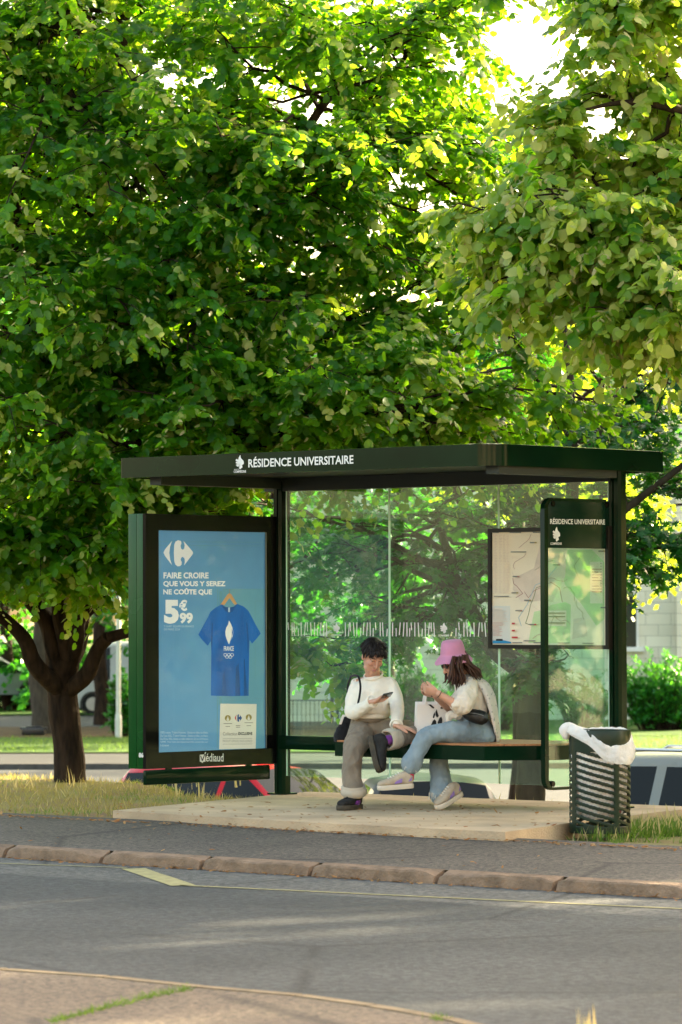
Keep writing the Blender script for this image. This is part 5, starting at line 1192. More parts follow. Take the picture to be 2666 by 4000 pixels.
M_sneak = mat('beige_mesh', (.46, .37, .27), .8, .3, .12, 20, .3, 150); M_sneaksole = mat('pale_rubber', (.62, .54, .43), .6, .3, .06, 9); M_lilac = mat('lilac_suede', (.28, .18, .46), .8, .3, .1, 9); M_lace = mat('white_lace', (.72, .68, .60), .8, .2, .05, 9)
M_hair1 = mat('black_hair', (.010, .007, .006), .5, .25, .4, 30); M_hair2 = mat('brown_hair', (.055, .022, .011), .5, .25, .5, 26)
M_bagblk = cloth('black_canvas', (.010, .010, .012), .3, 10); M_leather = mat('black_leather', (.010, .010, .010), .4, .5, .2, 9); M_paperbag = mat('white_tote', (.84, .79, .73), .7, .3, .04, 5, .2, 20)
M_phone = mat('phone_dark', (.012, .016, .012), .2, .5, .1, 4); M_screen = mat('phone_screen', (.01, .012, .014), .08, .5, 0, 1)
def floral():
    m, n, l, p = newmat('floral_muslin'); p.inputs['Roughness'].default_value = .85
    tc = n.new('ShaderNodeTexCoord'); v = n.new('ShaderNodeTexVoronoi'); v.inputs['Scale'].default_value = 34; l.new(tc.outputs['Object'], v.inputs['Vector'])
    c = n.new('ShaderNodeValToRGB'); e = c.color_ramp.elements; e[0].position = .16; e[1].position = .36; e[0].color = (.34, .31, .33, 1); e[1].color = (.84, .77, .70, 1)
    nz = n.new('ShaderNodeTexNoise'); nz.inputs['Scale'].default_value = 60; l.new(tc.outputs['Object'], nz.inputs['Vector'])
    ad = n.new('ShaderNodeMath'); ad.operation = 'MULTIPLY_ADD'; ad.inputs[1].default_value = .35; l.new(nz.outputs[0], ad.inputs[0]); l.new(v.outputs['Distance'], ad.inputs[2])
    sb = n.new('ShaderNodeMath'); sb.operation = 'SUBTRACT'; sb.inputs[1].default_value = .12; l.new(ad.outputs[0], sb.inputs[0]); l.new(sb.outputs[0], c.inputs[0]); l.new(c.outputs[0], p.inputs['Base Color'])
    t = n.new('ShaderNodeBsdfTranslucent'); t.inputs['Color'].default_value = (.74, .69, .63, 1); ms = n.new('ShaderNodeMixShader'); ms.inputs[0].default_value = .25
    l.new(p.outputs[0], ms.inputs[1]); l.new(t.outputs[0], ms.inputs[2]); l.new(ms.outputs[0], n['Material Output'].inputs['Surface']); return m
M_floral = floral()

def frame(f, up=UP):
    f = nrm(f); s = nrm(np.cross(f, up)); return f, s, np.cross(s, f)          # forward, right-hand side, up
def head(mb, c, f, s, u, k=1.0):
    A = np.array([s, f, u]); P = lambda a, b_, d: c + (s*a + f*b_ + u*d)*k
    mb.ball(P(0, -.012, .022), np.array([.076, .095, .090])*k, A, None, 24, 16); mb.ball(P(0, .028, -.045), np.array([.060, .062, .088])*k, A, None, 24, 14)
    mb.ball(P(0, .060, -.108), np.array([.028, .026, .022])*k, A); mb.ball(P(0, .074, .030), np.array([.052, .018, .030])*k, A)
    for q in (-1, 1):
        mb.ball(P(.036*q, .062, -.030), np.array([.024, .024, .026])*k, A); mb.ball(P(.074*q, -.008, -.018), np.array([.010, .020, .032])*k, A); mb.ball(P(.042*q, .030, -.088), np.array([.022, .032, .020])*k, A)
        mb.ball(P(.031*q, .080, .004), np.array([.015, .010, .010])*k, A); mb.ball(P(.011*q, .096, -.040), np.array([.008, .010, .007])*k, A)
    mb.limb([P(0, .090, .010), P(0, .102, -.016), P(0, .111, -.037)], [.007*k, .009*k, .0115*k], 10)
    mb.ball(P(0, .088, -.070), np.array([.022, .011, .007])*k, A); mb.ball(P(0, .086, -.081), np.array([.019, .011, .008])*k, A)
def hand(mb, w, d, n, s, curl, k=1.0, thumb=(.6, .6, .4)):
    d = nrm(d); n = nrm(n - d*np.dot(n, d)); s = nrm(s - d*np.dot(s, d) - n*np.dot(s, n))
    mb.ell([(w+d*t*k, s*a*k, n*h*k) for t, a, h in ((-.03, .024, .018), (.0, .025, .017), (.03, .036, .017), (.06, .041, .015), (.088, .040, .012), (.096, .034, .008))], 14)
    for q, (off, L, r) in enumerate(((.031, .070, .0092), (.011, .080, .0095), (-.010, .074, .0092), (-.030, .058, .0082))):
        p = w+d*.085*k+s*off*k; pts = [p-d*.02*k, p]; a = 0; cu = curl[q]
        for fr in (.45, .31, .24):
            a += cu; p = p + (d*math.cos(a)+n*math.sin(a)+s*off*.35)*L*fr*k; pts.append(p)
        mb.limb(pts, [r*k, r*k, r*.95*k, r*.88*k, r*.75*k], 9)
    p = w+d*.028*k+s*.026*k; t = nrm(d*thumb[0]+s*thumb[1]+n*thumb[2]); t2 = nrm(t+d*.5+n*.2)
    mb.limb([p-d*.01*k, p+t*.032*k, p+t*.032*k+t2*.030*k, p+t*.030*k+t2*.052*k], [.015*k, .0125*k, .0108*k, .009*k], 9)
def skin_body(mb, name, parent, c, f, s, u, base, voxel, k=1.0, lips=(.40, .14, .12)):
    r = remesh(mb, voxel, 2, .4); V = np.concatenate(r.v); o = r.build(name, M_skin, parent, smooth=180)
    L = (V-c)/k; a, b_, d = L@s, L@f, L@u; col = np.tile(np.array(base), (len(V), 1))
    nz = np.array([noise.noise(Vector(q*14)) for q in V]); col *= (1+.07*nz)[:, None]
    def blend(w, t): 
        nonlocal col
        w = np.clip(w, 0, 1)[:, None]; col = col*(1-w)+np.array(t)*w
    near = (np.abs(a) < .07) & (b_ > .03) & (d > -.13) & (d < .07)
    blend(near*np.exp(-(((np.abs(a)-.040)/.02)**2+((d+.032)/.02)**2))*.45, (base[0]*.95, base[1]*.62, base[2]*.58)); blend(near*np.exp(-((a/.013)**2+((d+.034)/.014)**2))*.35, (base[0]*.95, base[1]*.6, base[2]*.55))
    blend(near*(np.exp(-((a/.021)**4+((d+.075)/.0105)**4)))*.85, lips)
    blend(near*np.exp(-(((np.abs(a)-.034)/.020)**4+((d-.024-.10*(.034-np.abs(a))*.5)/.0058)**4))*.9, (.025, .016, .012))
    blend(near*np.exp(-(((np.abs(a)-.032)/.0145)**4+((d-.001)/.0048)**4))*.88, (.03, .018, .014))
    ca = o.data.attributes.new('skincol', 'FLOAT_COLOR', 'POINT'); ca.data.foreach_set('color', np.concatenate([col, np.ones((len(V), 1))], 1).astype(np.float32).ravel())
    return o
def garment(mb, name, m, parent, voxel=.009, it=5, amp=.005, scale=9, stretch=(1, 1, .45), seed=0.0):
    r = remesh(mb, voxel, it); wrinkle(r, amp*1.35, scale, stretch, seed); wrinkle(r, amp*.9, scale*2.0, (stretch[0], stretch[1], stretch[2]*1.2), seed+3, True); return r.build(name, m, parent, smooth=180)
def ring_roll(mb, c, ax, r, t, m=None, wob=.0, seed=0.0, sq=1.0):
    ax = nrm(ax); a = nrm(np.cross(ax, UP if abs(ax[2]) < .9 else RT)); b_ = np.cross(ax, a); n = 26
    P = [c+(a*math.cos(q)+b_*math.sin(q)*sq)*(r*(1+wob*noise.noise(Vector((math.cos(q)*2, math.sin(q)*2, seed)))))+ax*wob*.35*r*noise.noise(Vector((math.cos(q)*2, math.sin(q)*2, seed+5))) for q in np.linspace(0, 2*math.pi, n, endpoint=False)]
    rs_ = []
    for i in range(n):
        o = nrm(P[i]-c); rs_.append([P[i]+(o*math.cos(w)*t[0]+ax*math.sin(w)*t[1]) for w in np.linspace(0, 2*math.pi, 9, endpoint=False)])
    mb.rings(rs_+[rs_[0]], m, cap=False)
def shoe(heel, d, u, L, wd, m_up, m_sole, name, parent, chunky=.03, ankle=None, lilac=False):
    """heel: centre of the sole under the heel; d: heel to toe; u: sole to ankle"""
    d = nrm(d); u = nrm(u-d*np.dot(u, d)); s = np.cross(d, u)
    prof = [(0, .55, .075), (.06, .74, .092), (.22, .80, .098), (.36, .80, .088), (.50, .88, .070), (.66, .98, .056), (.82, .94, .046), (.94, .70, .036), (1.0, .36, .024)]
    b = MB(); b.ell([(heel+d*t*L+u*(chunky+h*.5), s*w*wd/2, u*(h*.5)) for t, w, h in prof], 18, power=.8)
    if ankle is not None: b.limb([heel+d*.16*L+u*.06, (heel+d*.17*L+u*.10)*.6+ankle*.4, ankle], [.043, .042, .040], 12)
    r = remesh(b, .006, 3); wrinkle(r, .002, 30); up = r.build(name, m_up, parent, smooth=180)
    b = MB(); k = len(prof); sp = [(t, w*1.07) for t, w, _ in prof]; left = [heel+d*(t*1.02-.01)*L+s*w*wd/2 for t, w in sp]; right = [heel+d*(t*1.02-.01)*L-s*w*wd/2 for t, w in sp][::-1]
    ol = left+right; b.rings([[p+u*.0+(np.mean(ol, axis=0)-p)*.04 for p in ol], [p+u*.006 for p in ol], [p+u*chunky*1.05 for p in ol], [p+u*chunky*1.2+(np.mean(ol, axis=0)-p)*.03 for p in ol]]); b.build('sole', m_sole, up, smooth=50)
    b = MB()
    for q in range(5):
        t = .36+.075*q; h = np.interp(t, [x[0] for x in prof], [x[2] for x in prof]); c_ = heel+d*t*L+u*(chunky+h-.002); hw = wd*.17*(1 if q % 2 else 1)
        b.tube([c_-s*hw-u*.010, c_+u*.004+d*.010, c_+s*hw-u*.010], .0045, 6)
    b.build('laces', M_lace if lilac else M_boot, up)
    if lilac:
        b = MB()
        for sg in (-1, 1):
            for t0, t1, h0, h1 in ((.34, .56, .030, .050), (.06, .16, .040, .055)):
                q = [heel+d*t*L+s*sg*(np.interp(t, [x[0] for x in prof], [x[1] for x in prof])*wd/2+.002)+u*(chunky+h) for t, h in ((t0, h0-.012), (t1, h0-.018), (t1-.04, h1-.02), (t0-.02, h1))]
                b.prism(q, s*sg*.002)
        b.build('side_patch', M_lilac, up, smooth=0)
    return up

# ---------------- the man
man = empty('person', at_z(1440, 3040, 0), 'person in a cream sweater and taupe trousers, ankle on knee, looking at a phone', 'person')
WD = nrm(RT*.92+T_*.38); FD = nrm(T_*.92-RT*.38)
hc = J(1459, 2560, 28.84); hf, hs, hu = frame(T_*.78+RT*.30-U3*.52, UP+RT*.05)
b = MB(); head(b, hc, hf, hs, hu)
b.limb([hc-hu*.06-hf*.02, J(1458, 2640, 28.93), J(1456, 2670, 28.97)], [.054, .056, .07], 14)
b.limb([J(1456, 2670, 28.97), J(1452, 2760, 28.99), J(1450, 2850, 29.0)], [.09, .085, .09]); b.limb([J(1395, 2676, 29.0), J(1456, 2665, 28.97), J(1526, 2674, 28.9)], .05)
b.limb([J(1395, 2676, 29.0), J(1384, 2782, 28.88), J(1452, 2741, 28.64)], [.045, .038, .026]); b.limb([J(1526, 2674, 28.9), J(1555, 2762, 28.78), J(1550, 2832, 28.56)], [.045, .038, .026])
for a in ([J(1420, 2858, 28.95), J(1379, 2945, 28.58), J(1377, 3020, 28.5), J(1386, 3118, 28.44)], [J(1480, 2858, 28.95), J(1560, 2855, 28.85), J(1650, 2868, 28.75), J(1590, 2882, 28.56), J(1505, 2890, 28.42)]): b.limb(a, [.06, .045, .042, .034] if len(a) == 4 else [.06, .05, .045, .04, .034])
hand(b, J(1456, 2740, 28.62), RT*.93+T_*.22+UP*.16, UP+T_*.25, T_*.9+UP*.4, (.42, .36, .32, .30), 1.0, (.75, .5, .55))
hand(b, J(1553, 2836, 28.54), RT*.88-UP*.20+T_*.25, -UP+FWH*.1, T_+RT*.2, (.14, .16, .18, .2), 1.0, (.75, .55, .15))
skin_body(b, 'body', man, hc, hf, hs, hu, (.56, .30, .20), .0042)
# sweater
b = MB()
b.ell([(J(x, y, d), WD*w, FD*h) for x, y, d, w, h in ((1449, 2797, 28.97, .140, .118), (1450, 2785, 28.96, .158, .130), (1452, 2745, 28.94, .158, .128), (1454, 2700, 28.93, .158, .122), (1456, 2668, 28.94, .150, .098), (1457, 2653, 28.94, .108, .076), (1458, 2643, 28.93, .074, .064))], 32)
b.limb([J(1400, 2676, 29.0), J(1384, 2720, 28.96), J(1380, 2782, 28.88), J(1418, 2768, 28.74), J(1450, 2744, 28.65)], [.060, .057, .060, .050, .043], 16)
b.limb([J(1522, 2674, 28.9), J(1544, 2715, 28.86), J(1553, 2765, 28.77), J(1552, 2800, 28.66), J(1549, 2828, 28.57)], [.060, .056, .055, .047, .042], 16)
sw = garment(b, 'sweater', M_sweater, man, .008, 5, .0065, 8, (1, 1, .7), 1.0)
b = MB(); ring_roll(b, J(1459, 2638, 28.91), UP*.85+FD*.42, .070, (.007, .009), wob=.04); b.build('collar', M_sweater, sw)
b = MB(); ring_roll(b, J(1449, 2797, 28.97), UP, .148, (.012, .016), wob=.06, seed=3, sq=.86); b.build('hem', M_sweater, sw)
b = MB(); ring_roll(b, J(1452, 2743, 28.64), J(1452, 2743, 28.64)-J(1418, 2768, 28.74), .043, (.008, .016)); b.build('cuff', M_sweater, sw); b = MB(); ring_roll(b, J(1549, 2830, 28.565), J(1549, 2830, 28.56)-J(1552, 2800, 28.66), .043, (.008, .014)); b.build('cuff', M_sweater, sw)
# trousers
b = MB()
b.ell([(J(x, y, d), WD*w, FD*h) for x, y, d, w, h in ((1450, 2796, 28.98, .142, .112), (1450, 2815, 28.98, .152, .122), (1450, 2850, 28.97, .172, .135), (1450, 2885, 28.99, .160, .13))], 30)
b.limb([J(1420, 2856, 28.94), J(1398, 2895, 28.76), J(1380, 2940, 28.60), J(1377, 2985, 28.54), J(1377, 3040, 28.5), J(1382, 3088, 28.46)], [.100, .095, .080, .074, .071, .076], 18)
b.limb([J(1482, 2856, 28.94), J(1560, 2858, 28.86), J(1625, 2865, 28.78), J(1668, 2868, 28.70)], [.102, .090, .080, .068], 18)
b.limb([J(1665, 2870, 28.69), J(1600, 2880, 28.58), J(1540, 2886, 28.47)], [.075, .070, .066], 16)
tr_ = garment(b, 'trousers', M_trouser, man, .009, 4, .008, 8, (1, 1, .5), 4.0)
b = MB(); ring_roll(b, J(1383, 3092, 28.45), UP+T_*.25, .084, (.016, .030), M_cuff, .10, 1); ring_roll(b, J(1381, 3082, 28.46), UP+T_*.25, .080, (.012, .03), M_cuff, .08, 2); b.build('turn_up', M_cuff, tr_); b = MB()
ax = J(1520, 2888, 28.43)-J(1600, 2880, 28.58); ring_roll(b, J(1526, 2888, 28.45), ax-UP*.015, .068, (.014, .040), M_cuff, .16, 3); ring_roll(b, J(1545, 2888, 28.47), ax, .062, (.012, .034), M_cuff, .12, 4); b.build('turn_up', M_cuff, tr_)
b = MB(); ring_roll(b, J(1450, 2808, 28.98), UP, .150, (.010, .020), None, .02, 2, .82)
for q in (-.8, -.25, .3, .85): c_ = J(1450, 2810, 28.98)+WD*.150*math.sin(q)+FD*.133*math.cos(q); b.box(c_, (.006, .006, .028), (WD, FD, UP), None, .002)
b.build('waistband', M_trouser, tr_)
b = MB(); b.limb([J(1383, 3085, 28.45), J(1388, 3110, 28.44), J(1391, 3130, 28.43)], .036, 12); b.build('sock', M_sock1, man)
b = MB(); b.limb([J(1535, 2888, 28.44), J(1512, 2891, 28.42), J(1494, 2896, 28.41)], .036, 12); b.build('sock', M_sock1, man)
hl = at_z(1404, 3160, .0); shoe(hl, -RT*.50+T_*.86, UP, .285, .105, M_boot, M_sole, 'shoe', man, .032, J(1390, 3118, 28.43))
an = J(1500, 2897, 28.41); dd = nrm(-UP*.92+RT*.22+T_*.25); uu = nrm(RT*.86+UP*.25+T_*.25); shoe(an-uu*.105-dd*.062, dd, uu, .275, .105, M_boot, M_sole, 'shoe', man, .034, an)
# hair: many locks over the scalp with a ragged fringe
def lock(mb, p0, dirs, L, r, n=5):
    P = [p0]
    for i in range(n-1): t = i/(n-1); P.append(P[-1]+nrm(dirs[0]*(1-t)+dirs[1]*t)*L/(n-1))
    mb.limb(P, [r*.7, r, r*.9, r*.6, r*.22][:n], 6)
b = MB(); rr_ = random.Random(4); A = np.array([hs, hf, hu])
b.ball(hc-hf*.026+hu*.044, (.083, .096, .084), A, None, 22, 14); b.ball(hc-hf*.050+hu*.0, (.074, .060, .075), A)
for k in range(230):
    th = rr_.uniform(0, 6.283); ph = math.acos(rr_.uniform(-.05, 1)); o = np.array([math.sin(ph)*math.cos(th), math.sin(ph)*math.sin(th), math.cos(ph)])
    if o[1] > .55 and o[2] < .45: continue
    p = hc-hf*.018+hu*.036+hs*o[0]*.084+hf*o[1]*.098+hu*o[2]*.086; out = nrm(hs*o[0]+hf*o[1]+hu*o[2]); tan = nrm(hf*.45*(1 if o[1] > -.2 else -.6)-hu*.5+hs*(o[0]*.9+rr_.uniform(-.4, .4)))
    tan = nrm(tan-out*np.dot(tan, out)); lock(b, p-out*.012, (nrm(out*.55+tan), nrm(tan-hu*.35)), rr_.uniform(.035, .062), rr_.uniform(.006, .010))
for k in range(44):
    x = rr_.uniform(-.068, .068); p = hc+hs*x+hf*(.066-abs(x)*.30)+hu*(.088-abs(x)*.25); lock(b, p, (nrm(hf*.55+hs*(x*3+rr_.uniform(-.3, .3))-hu*.3), nrm(-hu+hs*rr_.uniform(-.4, .4)+hf*.10)), rr_.uniform(.045, .070), rr_.uniform(.005, .008))
b.build('hair', M_hair1, man, smooth=60)
# phone and shoulder bag
pa, pb_ = nrm(RT*.95+UP*.20), nrm(T_*.80+UP*.18+RT*.1); pn = nrm(np.cross(pa, pb_)); pn = pn if pn[2] > 0 else -pn
ph = empty('phone', J(1512, 2716, 28.50), 'dark phone held level in the hand of the person in the cream sweater', 'phone')
b = MB(); b.box(J(1512, 2716, 28.50), (.037, .074, .0045), (pa, pb_, pn), None, .003); b.build('body', M_phone, ph); b = MB(); b.box(J(1512, 2716, 28.50)+pn*.0049, (.034, .070, .0003), (pa, pb_, pn)); b.build('screen', M_screen, ph, smooth=0)
bag = empty('shoulder_bag', J(1350, 2900, 29.05), 'black shoulder bag hanging at the hip of the person in the cream sweater', 'bag')
b = MB(); b.ell([(J(x, y, 29.06), nrm(RT*.95+UP*.18)*w, FWH*h) for x, y, w, h in ((1378, 2775, .028, .012), (1370, 2795, .055, .03), (1358, 2830, .078, .055), (1346, 2865, .086, .065), (1342, 2888, .078, .06), (1342, 2904, .05, .04))], 22)
garment(b, 'body', M_bagblk, bag, .008, 4, .006, 12, (1, 1, 1), 2)
b = MB(); b.limb([J(1372, 2642, 29.0), J(1388, 2638, 28.88), J(1402, 2646, 28.80), J(1409, 2680, 28.79), J(1406, 2715, 28.80), J(1400, 2745, 28.82)], .0085, 8); b.limb([J(1372, 2642, 29.0), J(1360, 2680, 29.12), J(1362, 2740, 29.12), J(1376, 2780, 29.06)], .009, 8); b.build('strap', M_bagblk, bag)
b = MB(); b.box(J(1336, 2812, 28.98), (.010, .004, .036), (RT, FWH, nrm(UP+RT*.35)), None, .003); b.box(J(1345, 2796, 28.98), (.016, .004, .008), None, None, .003); b.build('tag', M_lace, bag)

# ---------------- the woman
wom = empty('person', at_z(1800, 3040, 0), 'person in a pink bucket hat and jeans, legs crossed, holding a phone', 'person')
FB = nrm(-RT*.93+T_*.36); WB = nrm(T_*.93+RT*.36)
wc = J(1777, 2588, 28.50); wf, ws, wu = frame(-RT*.86+T_*.36-UP*.40, UP-RT*.10)
b = MB(); head(b, wc, wf, ws, wu, .95)
b.limb([wc-wu*.05-wf*.03, J(1808, 2640, 28.54), J(1822, 2668, 28.56)], [.045, .048, .06], 12)
b.limb([J(1822, 2668, 28.56), J(1845, 2750, 28.57), J(1862, 2850, 28.57)], [.075, .08, .085])
b.limb([J(1832, 2672, 28.40), J(1798, 2762, 28.26), J(1760, 2738, 28.22), J(1714, 2710, 28.20)], [.042, .038, .033, .024]); b.limb([J(1830, 2672, 28.72), J(1778, 2772, 28.66), J(1700, 2718, 28.40)], [.042, .036, .023])
for a in ([J(1850, 2868, 28.45), J(1668, 2872, 28.32), J(1630, 2930, 28.32), J(1596, 3022, 28.32)], [J(1850, 2872, 28.68), J(1702, 2910, 28.62), J(1722, 3000, 28.56), J(1752, 3112, 28.50)]): b.limb(a, [.06, .040, .036, .032])
hand(b, J(1709, 2706, 28.20), -RT*.93+UP*.22+FWH*.15, FWH*.8+UP*.5, UP+FWH*.1, (.55, .60, .62, .66), .93, (.8, .5, .3))
hand(b, J(1698, 2714, 28.40), -RT*.9+UP*.30-FWH*.20, -FWH*.7+UP*.6, UP+RT*.1, (.55, .55, .55, .6), .93, (.8, .5, .3))
skin_body(b, 'body', wom, wc, wf, ws, wu, (.58, .31, .21), .0042, .95, (.42, .12, .11))
# blouse with puffed sleeves, tied at the waist
b = MB()
b.ell([(J(x, y, d), FB*a, WB*w) for x, y, d, a, w in ((1850, 2812, 28.57, .095, .125), (1848, 2795, 28.57, .110, .138), (1846, 2745, 28.57, .120, .145), (1840, 2700, 28.57, .118, .148), (1830, 2668, 28.56, .095, .142), (1820, 2648, 28.55, .068, .10), (1812, 2634, 28.54, .045, .055))], 28)
b.limb([J(1838, 2676, 28.42), J(1826, 2712, 28.32), J(1804, 2752, 28.25), J(1784, 2752, 28.22)], [.062, .076, .080, .052], 16); b.limb([J(1832, 2676, 28.72), J(1800, 2730, 28.70), J(1776, 2762, 28.66)], [.06, .07, .06], 14)
b.limb([J(1752, 2800, 28.50), J(1765, 2790, 28.47), J(1790, 2798, 28.46)], [.018, .030, .03], 10); b.limb([J(1755, 2800, 28.47), J(1751, 2825, 28.44), J(1745, 2842, 28.43)], [.020, .022, .012], 10)
bl_ = garment(b, 'blouse', cloth('cream_muslin', (.84, .74, .61), .08, 14, trans=.12), wom, .008, 4, .009, 12, (1, 1, .6), 7)
# open patterned shirt hanging down the back
b = MB(); nU, nV = 26, 22; V = []
sp = [(1824, 2640, .075, .09), (1846, 2668, .110, .155), (1862, 2715, .128, .168), (1872, 2770, .130, .172), (1880, 2825, .128, .170), (1890, 2870, .110, .150), (1900, 2908, .075, .115)]
pr_ = [J(x, y, 28.57) for x, y, _, _ in sp]; PP, _q = smooth_path(pr_, .1, 4); aa = np.interp(np.linspace(0, 1, len(PP)), np.linspace(0, 1, len(sp)), [q[2] for q in sp]); bb = np.interp(np.linspace(0, 1, len(PP)), np.linspace(0, 1, len(sp)), [q[3] for q in sp])
for i, c_ in enumerate(PP):
    sw_ = np.interp(i/(len(PP)-1), [0, .4, .8, 1], [1.25, 1.02, .85, .62])
    for j in range(nU):
        q = -math.pi*.5*sw_+math.pi*sw_*j/(nU-1); w_ = .010*noise.noise(Vector((q*2.2, i*.12, 3)))+.006*math.sin(q*9+i*.15)
        V.append(c_-FB*math.cos(q)*(aa[i]+w_)+WB*math.sin(q)*(bb[i]+w_))
b.add(V, [(i*nU+j, i*nU+j+1, (i+1)*nU+j+1, (i+1)*nU+j) for i in range(len(PP)-1) for j in range(nU-1)])
ov = b.build('overshirt', M_floral, wom, smooth=80); s_ = ov.modifiers.new('t', 'SOLIDIFY'); s_.thickness = .004
# jeans
b = MB()
b.ell([(J(x, y, d), FB*a, WB*w) for x, y, d, a, w in ((1848, 2800, 28.57, .110, .132), (1852, 2820, 28.57, .122, .142), (1860, 2850, 28.57, .140, .160), (1866, 2878, 28.57, .142, .165), (1868, 2898, 28.57, .125, .15))], 28)
b.limb([J(1858, 2866, 28.48), J(1800, 2864, 28.42), J(1740, 2864, 28.37), J(1676, 2872, 28.33), J(1652, 2900, 28.32), J(1632, 2940, 28.32), J(1607, 2985, 28.32)], [.102, .092, .082, .072, .064, .062, .074], 18)
b.limb([J(1856, 2880, 28.68), J(1780, 2894, 28.65), J(1712, 2912, 28.62), J(1716, 2960, 28.58), J(1722, 3030, 28.54), J(1724, 3098, 28.51)], [.095, .088, .080, .070, .076, .092], 18)
je = garment(b, 'jeans', M_jeans, wom, .009, 4, .008, 8, (1, 1, .6), 11)
b = MB(); rr_ = random.Random(8)
for c_, r_, ax in ((J(1606, 2988, 28.32), .062, nrm(J(1607, 2985, 28.3)-J(1632, 2940, 28.3))), (J(1724, 3102, 28.51), .090, -UP)):
    b = MB(); a_ = nrm(np.cross(ax, T_)); b2 = np.cross(ax, a_)
    for k in range(46): q = rr_.uniform(0, 6.283); p = c_+(a_*math.cos(q)+b2*math.sin(q))*r_; L = rr_.uniform(.015, .045)*(2.2 if rr_.random() < .08 else 1); b.tube([p-ax*.012, p+ax*L*.5+RT*rr_.uniform(-.004, .004), p+ax*L*.6-UP*L*.4+RT*rr_.uniform(-.01, .01)], .0018, 4)
    b.build('frayed_hem', M_lace, je)
b = MB(); b.limb([J(1608, 2985, 28.32), J(1600, 3012, 28.32), J(1597, 3040, 28.32)], .040, 12); b.build('sock', M_sock2, wom)
b = MB(); b.limb([J(1728, 3095, 28.51), J(1748, 3116, 28.5), J(1758, 3124, 28.5)], .038, 12); b.build('sock', M_sneak, wom)
shoe(J(1613, 3078, 28.32), -RT*.96+T_*.22-UP*.06, UP+RT*.10, .262, .098, M_sneak, M_sneaksole, 'shoe', wom, .030, J(1598, 3030, 28.32), True)
toe = at_z(1710, 3163, .004); dd = nrm(-RT*.66-UP*.36+T_*.52); shoe(toe-dd*.246, dd, nrm(UP*.93-RT*.35+T_*.3), .25, .098, M_sneak, M_sneaksole, 'shoe', wom, .030, J(1752, 3112, 28.50), True)
# hair
b = MB(); rr_ = random.Random(6)
def strand(pts, r, seed):
    P = [J(*p) for p in pts]; P = [p+np.array([rr_.uniform(-1, 1), rr_.uniform(-1, 1), rr_.uniform(-.4, .4)])*.010 for p in P]; b.limb(P, [r*.8, r, r*.9, r*.25] if len(P) == 4 else [r*.8, r, r, r*.85, r*.2], 7)
b.ball(wc-wf*.03+wu*.02, (.082, .088, .09), np.array([ws, wf, wu]))
for k in range(60):
    t = rr_.random(); x0 = 1766+44*t; dz = rr_.uniform(-.10, .02); ex = 1752+58*t+rr_.uniform(-9, 9)
    strand([(x0, 2566, 28.44+dz), (x0-4+rr_.uniform(-4, 4), 2605, 28.42+dz), (ex+4+rr_.uniform(-5, 5), 2645, 28.40+dz), (ex+rr_.uniform(-7, 7), 2662+rr_.uniform(-8, 36), 28.38+dz)], rr_.uniform(.006, .010), k)
for k in range(60):
    t = rr_.random(); x0 = 1802+24*t; dz = rr_.uniform(-.12, .16)
    strand([(x0, 2560, 28.50+dz), (x0+14+rr_.uniform(-5, 5), 2592, 28.50+dz), (x0+28+18*t, 2620+rr_.uniform(-6, 6), 28.48+dz), (1858+24*t+rr_.uniform(-6, 6), 2642+rr_.uniform(-8, 14), 28.46+dz)], rr_.uniform(.006, .011), k)
for k in range(8): strand([(1748+k, 2590, 28.60), (1744, 2625, 28.60), (1742+rr_.uniform(-4, 4), 2652, 28.58), (1738+rr_.uniform(-4, 4), 2668, 28.58)], .005, k)
b.build('hair', M_hair2, wom, smooth=70)
# bucket hat
hx = nrm(UP*.97-RT*.10+T_*.12); h0 = J(1770, 2551, 28.50); a_ = nrm(np.cross(hx, T_)); b2 = np.cross(hx, a_); prof = [(.001, .098), (.045, .098), (.066, .093), (.078, .078), (.084, .05), (.089, .01), (.0895, .0), (.095, -.006), (.112, -.030), (.130, -.052), (.139, -.062), (.137, -.065), (.104, -.034), (.085, -.004)]
rings = []
for k, (r_, z_) in enumerate(prof):
    L = []
    for q in np.linspace(0, 2*math.pi, 48, endpoint=False):
        wv = .006*math.sin(3*q+.6)+.004*math.sin(5*q) if z_ < -.02 else 0; nn = noise.noise(Vector((math.cos(q)*2, math.sin(q)*2, k*.5)))*.004
        L.append(h0+(a_*math.cos(q)*1.02+b2*math.sin(q)*1.04)*(r_+nn)+hx*(z_+wv))
    rings.append(L)
b = MB(); b.rings(rings, None, cap=True); hat = b.build('hat', M_hat, wom, smooth=60)
b = MB(); ring_roll(b, h0+hx*.001, hx, .0925, (.0022, .004)); b.build('hat_seam', M_hat, hat)
b = MB(); gx_ = wc+wf*.088+wu*.004
for q in (-1, 1): b.ball(gx_+ws*.033*q, (.024, .006, .018), np.array([ws, wf, wu]), None, 14, 8)
b.tube([gx_-ws*.02+wf*.006, gx_+wf*.010, gx_+ws*.02+wf*.006], .003, 6)
for q in (-1, 1): b.tube([gx_+ws*.055*q, gx_+ws*.072*q-wf*.05, gx_+ws*.074*q-wf*.10], .0025, 6)
b.build('sunglasses', M_leather, wom)
b = MB(); ring_roll(b, J(1717, 2711, 28.20), J(1714, 2710, 28.2)-J(1760, 2738, 28.22), .0265, (.003, .003)); b.build('bracelet', M_leather, wom)
